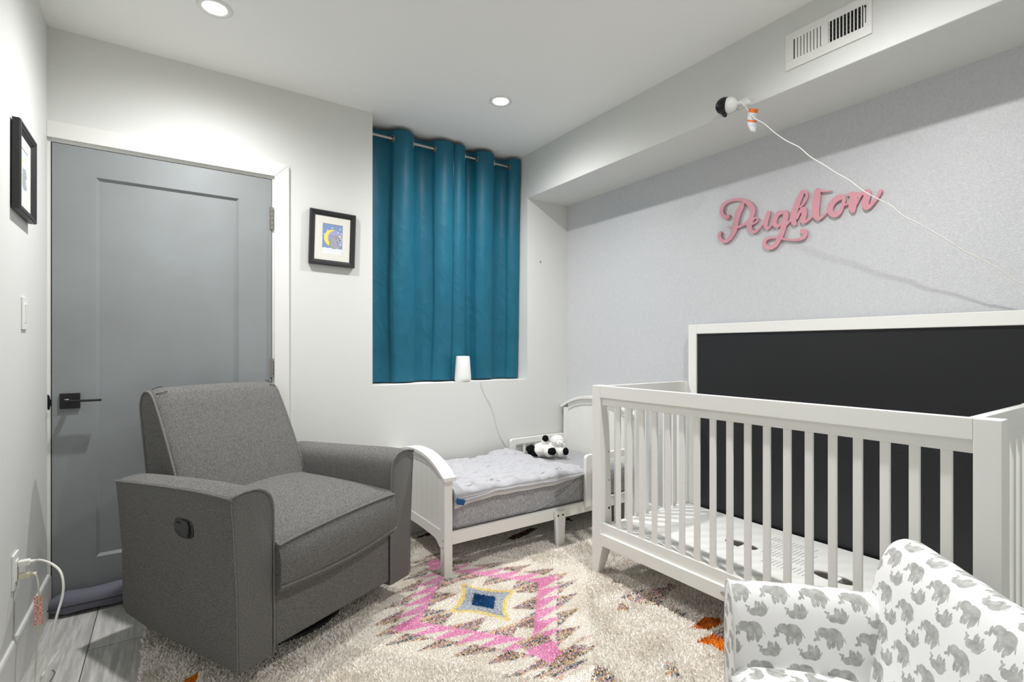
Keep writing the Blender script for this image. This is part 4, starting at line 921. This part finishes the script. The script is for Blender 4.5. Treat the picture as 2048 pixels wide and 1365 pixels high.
# swivel base ring
b = B(); cx, cy = W_ * GS / 2, 0.40
b.tube([(cx + 0.27 * math.cos(2 * math.pi * k / 40), cy + 0.27 * math.sin(2 * math.pi * k / 40), 0.022) for k in range(40)], 0.014, 10, closed=True)
for a in (0.6, 2.2, 3.75, 5.3): b.tube([(cx, cy, 0.05), (cx + 0.27 * math.cos(a), cy + 0.27 * math.sin(a), 0.026)], 0.013, 8)
b.lathe([(0.06, 0.03), (0.06, 0.11)], (cx, cy, 0), n=24); b.build('swivel_base', M['black'], ch)

# ------------------------------------------------------------ crib
cb = empty('crib', (2.52, -1.80, 0.0)); co_ = Vector((2.52, -1.80, 0.0))
tag(cb, 'white slatted crib with a tall black backboard against the silver wallpaper', 'crib')
def cbx(b, p, q, bev=0.003): return b.box(Vector(p) - co_, Vector(q) - co_, bev)
CX0, CY0, CY1, CT = 2.189, -1.051, -2.560, 0.953
BX = 2.850
PW = 0.057
def post(y0, y1, sgn):
    """front corner post with its splayed leg; y0 = outer face"""
    b = B(); cbx(b, (CX0, min(y0, y1), 0.16), (CX0 + 0.030, max(y0, y1), CT - 0.0005), 0.002)
    yi = y0 + sgn * 0.085
    pts = [(CX0, y0), (CX0 + 0.0605, y0)]
    b.hexa([Vector(q) - co_ for q in ((CX0 + 0.030, min(y0, y0 + sgn * PW), 0.162), (CX0 + 0.085, min(y0, y0 + sgn * PW), 0.162), (CX0 + 0.085, max(y0, y0 + sgn * PW), 0.162), (CX0 + 0.030, max(y0, y0 + sgn * PW), 0.162),
                                      (CX0 + 0.030, min(y0, y0 + sgn * PW), CT), (CX0 + 0.058, min(y0, y0 + sgn * PW), CT), (CX0 + 0.058, max(y0, y0 + sgn * PW), CT), (CX0 + 0.030, max(y0, y0 + sgn * PW), CT))], 0.001, 1)
    pb = b.build('corner_post', M['white'], cb)
    b = B()
    ring = [(CX0, y0, CX0 + 0.072, y0 + sgn * 0.074, 0.168), (CX0 + 0.001, y0, CX0 + 0.040, y0 + sgn * 0.030, 0.0)]
    (ax, ay, bx_, by_, zt), (ex, ey, fx_, fy_, zb2) = ring
    lo = [(ex, ey, zb2), (fx_, ey, zb2), (fx_, fy_, zb2), (ex, fy_, zb2)]; hi = [(ax, ay, zt), (bx_, ay, zt), (bx_, by_, zt), (ax, by_, zt)]
    b.hexa([Vector(q) - co_ for q in lo + hi], 0.002); b.build('leg', M['white'], pb)
    for z, r_ in ((0.340, 0.0062), (0.479, 0.003), (0.621, 0.003)):
        b = B(); b.lathe([(0, -0.001), (r_, -0.001), (r_, 0.002)], Vector((CX0 + 0.062, y0 + sgn * (PW - 0.0003), z)) - co_, (0, -sgn, 0), 14); b.build('bolt_hole', M['slot'], pb)
    return pb
post(CY0, CY0 - PW, -1); post(CY1, CY1 + PW, 1)
# front rails
fr = B(); cbx(fr, (CX0, CY1 + PW, 0.895), (CX0 + 0.030, CY0 - PW, CT), 0.002); cbx(fr, (CX0 + 0.012, CY1 + PW, 0.858), (CX0 + 0.030, CY0 - PW, 0.896), 0.0015); fr.build('top_rail', M['white'], cb)
fr = B(); cbx(fr, (CX0, CY1 + PW, 0.166), (CX0 + 0.030, CY0 - PW, 0.223), 0.002); cbx(fr, (CX0 + 0.012, CY1 + PW, 0.218), (CX0 + 0.030, CY0 - PW, 0.274), 0.0015); br = fr.build('bottom_rail', M['white'], cb)
b = B(); b.lathe([(0, -0.0022), (0.9, -0.0022), (1.0, -0.0008), (1.0, 0.001)], (0, 0, 0), (1, 0, 0), 28); b.v = [(x, y * 0.026, z * 0.009) for x, y, z in b.v]
b.v = [(x + CX0 - co_.x, y - 1.79 - co_.y, z + 0.196) for x, y, z in b.v]; b.build('metal_badge', M['steel'], br)
ys = [-2.4435 + 0.0725 * k for k in range(18)]
for y in ys:
    b = B(); cbx(b, (CX0 + 0.015, y - 0.0135, 0.272), (CX0 + 0.027, y + 0.0135, 0.860), 0.0035); b.build('slat', M['white'], cb)
# end frames
for y0 in (-1.098, -2.513):
    y1 = y0 - 0.026 if y0 > -2 else y0 + 0.026
    y0_, y1_ = min(y0, y1), max(y0, y1)
    b = B(); cbx(b, (CX0 + 0.030, y0_, 0.895), (BX, y1_, CT), 0.002); cbx(b, (CX0 + 0.030, y0_ + .006, 0.86), (BX, y1_ - .006, 0.896), 0.0015); b.build('end_top_rail', M['white'], cb)
    b = B(); cbx(b, (CX0 + 0.030, y0_, 0.166), (BX, y1_, 0.262), 0.002); b.build('end_bottom_rail', M['white'], cb)
    b = B(); cbx(b, (BX - 0.055, y0_ - 0.004, 0.0), (BX - 0.001, y1_ + 0.004, CT), 0.002); rp = b.build('rear_post', M['white'], cb)
    for z, r_ in ((0.383, 0.0062), (0.50, 0.003), (0.628, 0.003)):
        b = B(); b.lathe([(0, -0.001), (r_, -0.001), (r_, 0.002)], Vector((BX - 0.027, y0_ - 0.004 if y0 > -2 else y1_ + 0.004, z)) - co_, (0, 1 if y0 > -2 else -1, 0), 14); b.build('bolt_hole', M['slot'], rp)
    for k in range(7):
        x = CX0 + 0.112 + k * 0.0745
        b = B(); cbx(b, (x - 0.0135, (y0_ + y1_) / 2 - .006, 0.26), (x + 0.0135, (y0_ + y1_) / 2 + .006, 0.862), 0.0035); b.build('slat', M['white'], cb)
# backboard
HY0, HY1, HT = -1.130, -2.565, 1.270
bf = B(); hw = 0.052
cbx(bf, (BX, HY0 - hw, 0.0), (BX + 0.032, HY0, HT)); cbx(bf, (BX, HY1, 0.0), (BX + 0.032, HY1 + hw, HT)); cbx(bf, (BX, HY1 + hw, HT - hw), (BX + 0.032, HY0 - hw, HT)); cbx(bf, (BX, HY1 + hw, 0.166), (BX + 0.032, HY0 - hw, 0.225))
hbf = bf.build('backboard_frame', M['white'], cb)
b = B(); cbx(b, (BX + 0.010, HY1 + hw - 0.002, 0.222), (BX + 0.024, HY0 - hw + 0.002, HT - hw + 0.002), 0); b.build('black_panel', M['panel'], hbf)

# ------------------------------------------------------------ mattress board in the crib
mb_y0, mb_y1, mb_x0, mb_x1 = -2.475, -1.140, 2.224, 2.842
def oval(cx, cy, rx, ry, k=40): return [(cx + rx * math.copysign(abs(math.cos(2 * math.pi * i / k)) ** 0.8, math.cos(2 * math.pi * i / k)), cy + ry * math.sin(2 * math.pi * i / k)) for i in range(k)]
bd = plate('mattress_board', [[(mb_x0, mb_y0), (mb_x1, mb_y0), (mb_x1, mb_y1), (mb_x0, mb_y1)], oval(2.535, -1.640, 0.043, 0.074), oval(2.520, -2.024, 0.043, 0.074)],
           lambda a, c, t: Vector((a, c, 0.262 + t)), None, 0.012, M['white'])
tag(bd, 'bare white support board with two oval hand holes inside the crib', 'mattress support')
for y in (-1.60, -1.98): B().box((2.24, y - 0.055, 0.226), (2.84, y - 0.030, 0.2555), 0.002).build('support_bar', M['white'], bd)
rnd = random.Random(3); gp_ = paint('grey_print', (168, 168, 170), 0.8)
for c0, c1, y0 in ((2.60, 2.67, -1.72), (2.52, 2.585, -1.74), (2.685, 2.745, -1.69), (2.43, 2.49, -1.79)):
    b = B()
    for r_ in range(12):
        y = y0 - r_ * 0.016; x = c0
        while x < c1 - 0.006:
            L_ = 0.006 + 0.016 * rnd.random(); x2 = min(c1, x + L_); b.box((x, y - 0.0018, 0.2682), (x2, y + 0.0018, 0.26845)); x = x2 + 0.003
    b.build('printed_notice', gp_, bd)
# ------------------------------------------------------------ small elephant-print armchair
kc2 = empty('child_armchair', (2.020, -2.340, 0.0), math.atan2(-0.689, -0.725))
tag(kc2, 'small child armchair in white cotton printed with grey elephants, beside the crib', 'armchair')
KW = 0.50
def arc(pts):
    o = [0.0]
    for p, q in zip(pts, pts[1:]): o.append(o[-1] + math.hypot(q[0] - p[0], q[1] - p[1]))
    return o + [o[-1] + math.hypot(pts[0][0] - pts[-1][0], pts[0][1] - pts[-1][1])]
def dens(p, n=4):
    return [(q.x, q.y) for q in smooth_path([(a, c, 0) for a, c in p], n)]
def loft_uv(name, base, stations, place, mat, parent, flip=False, uo=0.0, vo=0.0):
    """base: closed section; stations: list of (s, inset); place(s, a, c) -> xyz"""
    A = arc(base); ca = sum(p[0] for p in base) / len(base); secs = []
    zt = max(p[1] for p in base)
    for s, e in stations:
        q = []
        for a, c in base:
            k = 1 - min(0.95, e / 0.06)
            q.append(Vector(place(s, ca + (a - ca) * k, c - e * max(0, min(1, (c - 0.2) / (zt - 0.2))))))
        secs.append(q[::-1] if flip else q)
    S = [0.0]
    for q0, q1 in zip(stations, stations[1:]): S.append(S[-1] + math.hypot(q1[0] - q0[0], q1[1] - q0[1]))
    n_ = len(base)
    def uvs(i, j): return (S[i] + uo, (A[n_ - j] if flip else A[j]) + vo)
    b = B(); b.loft(secs, uvs=uvs); return b.build(name, mat, parent, 60, uv=True)
inner = [(-0.050, 0.20), (-0.046, 0.27), (-0.022, 0.37), (0.000, 0.465), (0.022, 0.54), (0.048, 0.592), (0.075, 0.614), (0.105, 0.617), (0.135, 0.600), (0.150, 0.565), (0.152, 0.50), (0.145, 0.30), (0.135, 0.062)]
sec = dens(inner, 5) + [(0.02, 0.062), (-0.03, 0.10)]
def st_(a, c, r=0.055, n=9):
    o = []
    for k in range(n):
        t = k / (n - 1) * math.pi / 2; d_ = r * (1 - math.cos(t)); e = r * (1 - math.sin(t)); o.append((a + d_, e))
    o += [(a + r + (c - a - 2 * r) * k / 24, 0.0) for k in range(1, 24)]
    for k in range(n - 1, -1, -1):
        t = k / (n - 1) * math.pi / 2; d_ = r * (1 - math.cos(t)); e = r * (1 - math.sin(t)); o.append((c - d_, e))
    return o
loft_uv('backrest', sec, st_(-0.066, KW + 0.066), lambda s, a, c: (s, a, c), M['elephant'], kc2, uo=0.03, vo=0.02)
armp = [(0.078, 0.20), (0.074, 0.30), (0.062, 0.375), (0.046, 0.425), (0.022, 0.456), (-0.004, 0.466), (-0.032, 0.456), (-0.050, 0.43), (-0.056, 0.36), (-0.056, 0.20), (-0.052, 0.062)]
asec = dens(armp, 5) + [(0.04, 0.062), (0.075, 0.10)]
def ast():
    o = [(-0.372, 0.004), (-0.371, 0.0015), (-0.367, 0.0)]
    return o + [(-0.367 + 0.392 * k / 20, 0.0) for k in range(1, 21)]
for sg, x0 in ((1, 0.0), (-1, KW)):
    o = loft_uv('armrest', asec, ast(), lambda s, a, c, sg=sg, x0=x0: (x0 + sg * a, s, c + 0.006 * math.sin(max(0, min(1, (s + .37) / .37)) * math.pi)), M['elephant'], kc2, flip=(sg > 0), uo=0.05, vo=0.05)
    b = B(); b.tube([(x0 + sg * a, -0.3705, c) for a, c in dens(armp, 3)], 0.0035, 8); b.build('piping', paint('white_piping', (222, 222, 222), 0.8), o)
b = B(); secs = []; N_ = 21; A0, A1 = 0.068, KW - 0.068
ringy = [(-0.050, 0.272), (-0.12, 0.284), (-0.22, 0.288), (-0.32, 0.284), (-0.362, 0.272), (-0.380, 0.250), (-0.382, 0.205), (-0.374, 0.185), (-0.05, 0.185)]
RA = arc(ringy)
sst = [(A0 + (A1 - A0) * k / (N_ - 1), 0) for k in range(N_)]
for s, _ in sst:
    f = (4 * (s - A0) * (A1 - s) / (A1 - A0) ** 2) ** 0.3 if A0 < s < A1 else 0
    secs.append([(s, y, z - (1 - f) * (0.014 if z > 0.2 else 0)) for y, z in ringy])
b.loft(secs, uvs=lambda i, j: (sst[i][0], RA[j])); b.build('seat_cushion', M['elephant'], kc2, 50, uv=True)
b = B(); b.box((0.05, -0.362, 0.055), (KW - 0.05, 0.10, 0.19), 0.01); b.build('seat_base', M['elephant'], kc2)
for x in (0.01, KW - 0.01):
    for y in (-0.32, 0.09):
        b = B(); b.lathe([(0.014, 0.0), (0.019, 0.062)], (x, y, 0), n=16); b.build('leg', paint('dark_wood_leg', (70, 52, 40), 0.5), kc2)

# ------------------------------------------------------------ shaggy rug
RX0, RX1, RY0, RY1 = 0.352, 2.800, -2.50, -0.10
CREAM, PINK, BLUE, YEL, GREY = 0, 1, 2, 3, 4; CONF, ORG, ORD, DARKC = 5, 6, 7, 8
def tri(v): v = v - np.floor(v); return 1 - np.abs(2 * v - 1)
def saw(v): v = v - np.floor(v); return np.where(v < 0.3, v / 0.3, 1 - (v - 0.3) / 0.7)
def poly_in(x, y, P):
    inside = np.zeros(x.shape, bool); n_ = len(P)
    for i in range(n_):
        x1, y1 = P[i]; x2, y2 = P[(i + 1) % n_]
        c = ((y1 > y) != (y2 > y)); t = np.where(y2 != y1, (x2 - x1) * (y - y1) / (y2 - y1 + 1e-12) + x1, 0)
        inside ^= c & (x < t)
    return inside
def code(x, y, rr):
    c = np.zeros(x.shape, int)
    x = x + (rr[:, 0] - 0.5) * 0.007; y = y + (rr[:, 1] - 0.5) * 0.005
    cx, cy = 1.590, -0.992; dx, dy = x - cx, y - cy; ax = np.abs(dx); ay = np.abs(dy)
    sx_ = 0.425; sy_ = 0.505
    xe = sx_ * (1 - ay / sy_)                               # half width of the big diamond at this row
    T_ = 0.0700
    t1 = saw(ay / T_ + 0.15)
    valid = ay < sy_
    inner_edge = xe - 0.115
    # confetti spikes: inwards and outwards of the pink ring
    o1 = saw(ay / (T_ * 1.5) + 0.55); i1 = saw(ay / (T_ * 1.6) + 0.2)
    c[(ay < sy_ + 0.04) & (ax > xe - 0.006) & (ax < xe - 0.02 + 0.150 * o1)] = CONF
    c[valid & (ax < inner_edge + 0.02) & (ax > inner_edge + 0.02 - 0.165 * i1) & (xe > 0.16)] = CONF
    p = valid & (ax > inner_edge - 0.002) & (ax < inner_edge + 0.006 + 0.135 * t1 ** 0.9)
    c[valid & (ax >= inner_edge) & (ax < xe)] = CREAM
    c[p] = PINK
    tip = (ay > sy_ - 0.10) & (ay < sy_ + 0.015) & (ax < 0.030 + 0.30 * (sy_ + 0.015 - ay)); c[tip] = PINK
    tip2 = (ay > sy_ - 0.16) & (ay < sy_ - 0.095) & (ax < 0.07); c[tip2 & (ax < 0.06)] = CONF
    # top and bottom outer spikes of confetti
    for (px_, py_, w, hgt) in ((0.10, 0.53, 0.12, 0.016), (-0.08, 0.55, 0.10, 0.014), (0.03, 0.575, 0.07, 0.014), (0.16, 0.47, 0.06, 0.012), (-0.16, 0.50, 0.08, 0.014)):
        c[(np.abs(ay - py_) < hgt * (1 - np.abs(dx - px_) / w))] = CONF
    # centre medallion
    k = ax / 0.172 + ay / 0.205; s4 = (np.sqrt(ax / 0.172) + np.sqrt(ay / 0.205))
    med = 0.25 * k + 0.75 * s4 / 1.32
    c[(med < 0.93) & (ax < 0.165) & (ay < 0.200)] = YEL
    c[(med < 0.82) & (ax < 0.138) & (ay < 0.168)] = GREY
    jag = 0.012 * tri(ay / 0.018)
    b1 = ax / 0.064 + ay / 0.086
    c[(b1 < 0.92 + jag * 9)] = BLUE
    # further motifs
    def P(pts, v): c[poly_in(x, y, pts)] = v
    P([(2.20, -1.18), (2.235, -1.205), (2.20, -1.225), (2.165, -1.20)], CONF)
    P([(2.10, -1.32), (2.17, -1.30), (2.27, -1.325), (2.36, -1.37), (2.41, -1.345), (2.43, -1.40), (2.33, -1.42), (2.25, -1.455), (2.19, -1.47), (2.13, -1.40)], CONF)
    P([(2.03, -1.365), (2.07, -1.345), (2.09, -1.39), (2.05, -1.425), (2.02, -1.40)], CONF)
    P([(2.21, -1.50), (2.25, -1.51), (2.23, -1.60), (2.19, -1.59), (2.195, -1.53)], CONF)
    P([(2.15, -1.655), (2.28, -1.63), (2.33, -1.67), (2.29, -1.71), (2.21, -1.705)], ORD)
    P([(2.09, -1.725), (2.19, -1.725), (2.33, -1.74), (2.28, -1.80), (2.16, -1.80)], ORD)
    P([(2.085, -1.73), (2.16, -1.745), (2.22, -1.80), (2.20, -1.87), (2.12, -1.845), (2.13, -1.78)], ORG)
    P([(2.20, -1.73), (2.27, -1.72), (2.30, -1.82), (2.22, -1.84)], CONF)
    P([(1.50, -1.545), (1.60, -1.49), (1.70, -1.47), (1.74, -1.50), (1.64, -1.545), (1.53, -1.60)], CONF)
    P([(1.56, -1.70), (1.66, -1.62), (1.70, -1.63), (1.69, -1.70), (1.62, -1.78), (1.50, -1.80)], CONF)
    P([(1.84, -1.78), (1.90, -1.74), (1.93, -1.76), (1.86, -1.84)], CONF)
    P([(0.475, -0.88), (0.52, -0.86), (0.51, -0.93), (0.48, -0.955), (0.455, -0.93)], ORG)
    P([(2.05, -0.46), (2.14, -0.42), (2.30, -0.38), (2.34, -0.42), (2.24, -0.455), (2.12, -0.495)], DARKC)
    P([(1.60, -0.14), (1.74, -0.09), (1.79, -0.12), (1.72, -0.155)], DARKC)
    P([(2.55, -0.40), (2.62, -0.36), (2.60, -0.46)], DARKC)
    P([(0.9, -1.75), (1.02, -1.68), (1.10, -1.72), (0.98, -1.82)], CONF)
    return c
def cols(c, rng, y):
    n_ = len(c); out = np.zeros((n_, 4)); out[:, 3] = 1
    L = lambda *k: np.array([lin(*q) for q in k])
    pal = {CREAM: L((246, 242, 235), (248, 244, 238), (241, 235, 226), (246, 241, 233)), PINK: L((245, 194, 222), (242, 184, 217), (247, 204, 227)), BLUE: L((18, 88, 142), (14, 76, 128), (26, 98, 152)),
           YEL: L((246, 232, 180), (244, 226, 162), (248, 238, 200)), GREY: L((218, 221, 226), (204, 208, 214), (212, 214, 216), (196, 202, 210)), ORG: L((236, 150, 30), (230, 138, 24)), ORD: L((196, 104, 22), (214, 118, 24)),
           CONF: L((70, 98, 108), (226, 176, 204), (234, 196, 130), (120, 100, 90), (232, 206, 190), (242, 236, 226), (240, 234, 224), (222, 160, 140), (140, 160, 176), (238, 222, 160), (222, 192, 214), (238, 230, 218), (244, 238, 230), (62, 70, 80)),
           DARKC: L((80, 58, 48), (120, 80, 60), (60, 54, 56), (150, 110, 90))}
    for k, p in pal.items():
        m = c == k; out[m] = p[rng.integers(0, len(p), m.sum())]
        if k == CONF:                 # the mixed yarn changes from row to row
            row = np.floor(y[m] / 0.011).astype(int); h = (row * 7919) % 11
            sub = [[0, 8, 13, 5, 6], [1, 10, 5, 6, 11], [2, 9, 5, 6, 4], [1, 7, 6, 12, 3], [0, 8, 5, 12, 10], [2, 7, 4, 6, 3], [10, 1, 8, 5, 12], [2, 9, 3, 6, 11], [0, 13, 5, 6, 11], [4, 1, 12, 5, 2], [8, 10, 6, 5, 9]]
            tb = np.array(sub); pick = tb[h, rng.integers(0, 5, m.sum())]; keep = rng.random(m.sum()) < 0.8
            r0 = rng.integers(0, len(p), m.sum()); out[m] = p[np.where(keep, pick, r0)]
    return out
rng = np.random.default_rng(11)
def set_cols(me, cc):
    a = me.color_attributes.new('yarn', 'FLOAT_COLOR', 'POINT'); a.data.foreach_set('color', cc.astype(np.float32).ravel())
def np_mesh(name, v, f, mat, parent):
    """v (n, 3), f: list of (m, k) index arrays"""
    me = bpy.data.meshes.new(name); me.vertices.add(len(v)); me.vertices.foreach_set('co', v.astype(np.float32).ravel())
    tot = sum(a.size for a in f); me.loops.add(tot); me.loops.foreach_set('vertex_index', np.concatenate([a.ravel() for a in f]).astype(np.int32))
    ls = []; s = 0
    for a in f:
        ls.append(s + np.arange(a.shape[0]) * a.shape[1]); s += a.size
    st = np.concatenate(ls); me.polygons.add(len(st)); me.polygons.foreach_set('loop_start', st.astype(np.int32))
    me.update(calc_edges=True); me.validate(); me.materials.append(mat)
    o = bpy.data.objects.new(name, me); COL.objects.link(o); o.parent = parent; return o
rug = empty('shag_rug', (1.6, -1.3, 0.0)); tag(rug, 'cream shag rug with a pink and multicoloured zigzag diamond', 'rug')
ro = np.array([1.6, -1.3, 0.0])
gx = np.arange(RX0, RX1, 0.009); gy = np.arange(RY0, RY1, 0.009); GX, GY = np.meshgrid(gx, gy)
fx, fy = GX.ravel(), GY.ravel(); cc = cols(code(fx, fy, np.full((len(fx), 2), 0.5)), rng, fy)
nv = len(fx); top_ = np.stack([fx, fy, np.full(nv, 0.011)], 1)
ii, jj = np.meshgrid(np.arange(len(gx) - 1), np.arange(len(gy) - 1)); a = (jj * len(gx) + ii).ravel(); q = np.stack([a, a + 1, a + len(gx) + 1, a + len(gx)], 1)
o = np_mesh('backing', top_ - ro, [q], M['yarn'], rug); set_cols(o.data, cc)
md = o.modifiers.new('t', 'SOLIDIFY'); md.thickness = 0.009; md.offset = -1
STEP = 0.0052
def scatter(x0, x1, y0, y1, st):
    GX, GY = np.meshgrid(np.arange(x0, x1, st), np.arange(y0, y1, st))
    return GX.ravel() + rng.uniform(-.5, .5, GX.size) * st * 1.3, GY.ravel() + rng.uniform(-.5, .5, GX.size) * st * 1.3
def low_pile(x, y):           # the woven figure lies lower and tighter than the shag around it
    return (np.abs(x - 1.590) - 0.13) / 0.425 + np.abs(y + 0.992) / 0.505 < 1.12
fx, fy = scatter(RX0, RX1, RY0, RY1, STEP)
fx2, fy2 = scatter(1.02, 2.18, -1.60, -0.40, 0.0044); k_ = low_pile(fx2, fy2)
fx, fy = np.concatenate([fx, fx2[k_]]), np.concatenate([fy, fy2[k_]])
n_ = len(fx); cd_ = code(fx, fy, rng.random((n_, 2))); cc = cols(cd_, rng, fy)
big = np.array([mnoise.noise(Vector((x * 7, y * 7, 0))) for x, y in zip(fx[::1], fy[::1])])
lp = low_pile(fx, fy)
plush = np.where(lp, 0.42, np.where(cd_ == CREAM, 1.0, 0.6))
hgt = (0.013 + 0.005 * rng.random(n_) + 0.004 * big) * plush
th = rng.uniform(0, 2 * math.pi, n_) * 0.5 + big * 5.0; lean = rng.uniform(0.1, 0.7, n_) * np.where(lp, 0.5, 1.0)
d1 = np.stack([np.cos(th), np.sin(th)], 1); ph = rng.uniform(0, 2 * math.pi, n_); wv = np.stack([np.cos(ph), np.sin(ph)], 1)
wd = rng.uniform(0.0024, 0.0038, n_) * np.where(lp, 0.85, 1.0)
base = np.stack([fx, fy, np.full(n_, 0.008)], 1)
def lvl(k): 
    p = base.copy(); p[:, :2] += d1 * (hgt * lean * k ** 1.6)[:, None]; p[:, 2] += hgt * (k - 0.28 * lean * k ** 2); return p
def off(p, s): q = p.copy(); q[:, :2] += wv * (wd * s)[:, None]; return q
p0, p1, p2 = lvl(0.0), lvl(0.55), lvl(1.0)
V = np.concatenate([off(p0, -1), off(p0, 1), off(p1, 1.15), off(p1, -1.15), off(p2, .55), off(p2, -.55)])
I = np.arange(n_); F = np.concatenate([np.stack([I, I + n_, I + 2 * n_, I + 3 * n_], 1), np.stack([I + 3 * n_, I + 2 * n_, I + 4 * n_, I + 5 * n_], 1)])
o = np_mesh('pile', V - ro, [F], M['yarn'], rug); set_cols(o.data, np.tile(cc, (6, 1))); o['kind'] = 'stuff'
o.data.shade_smooth()
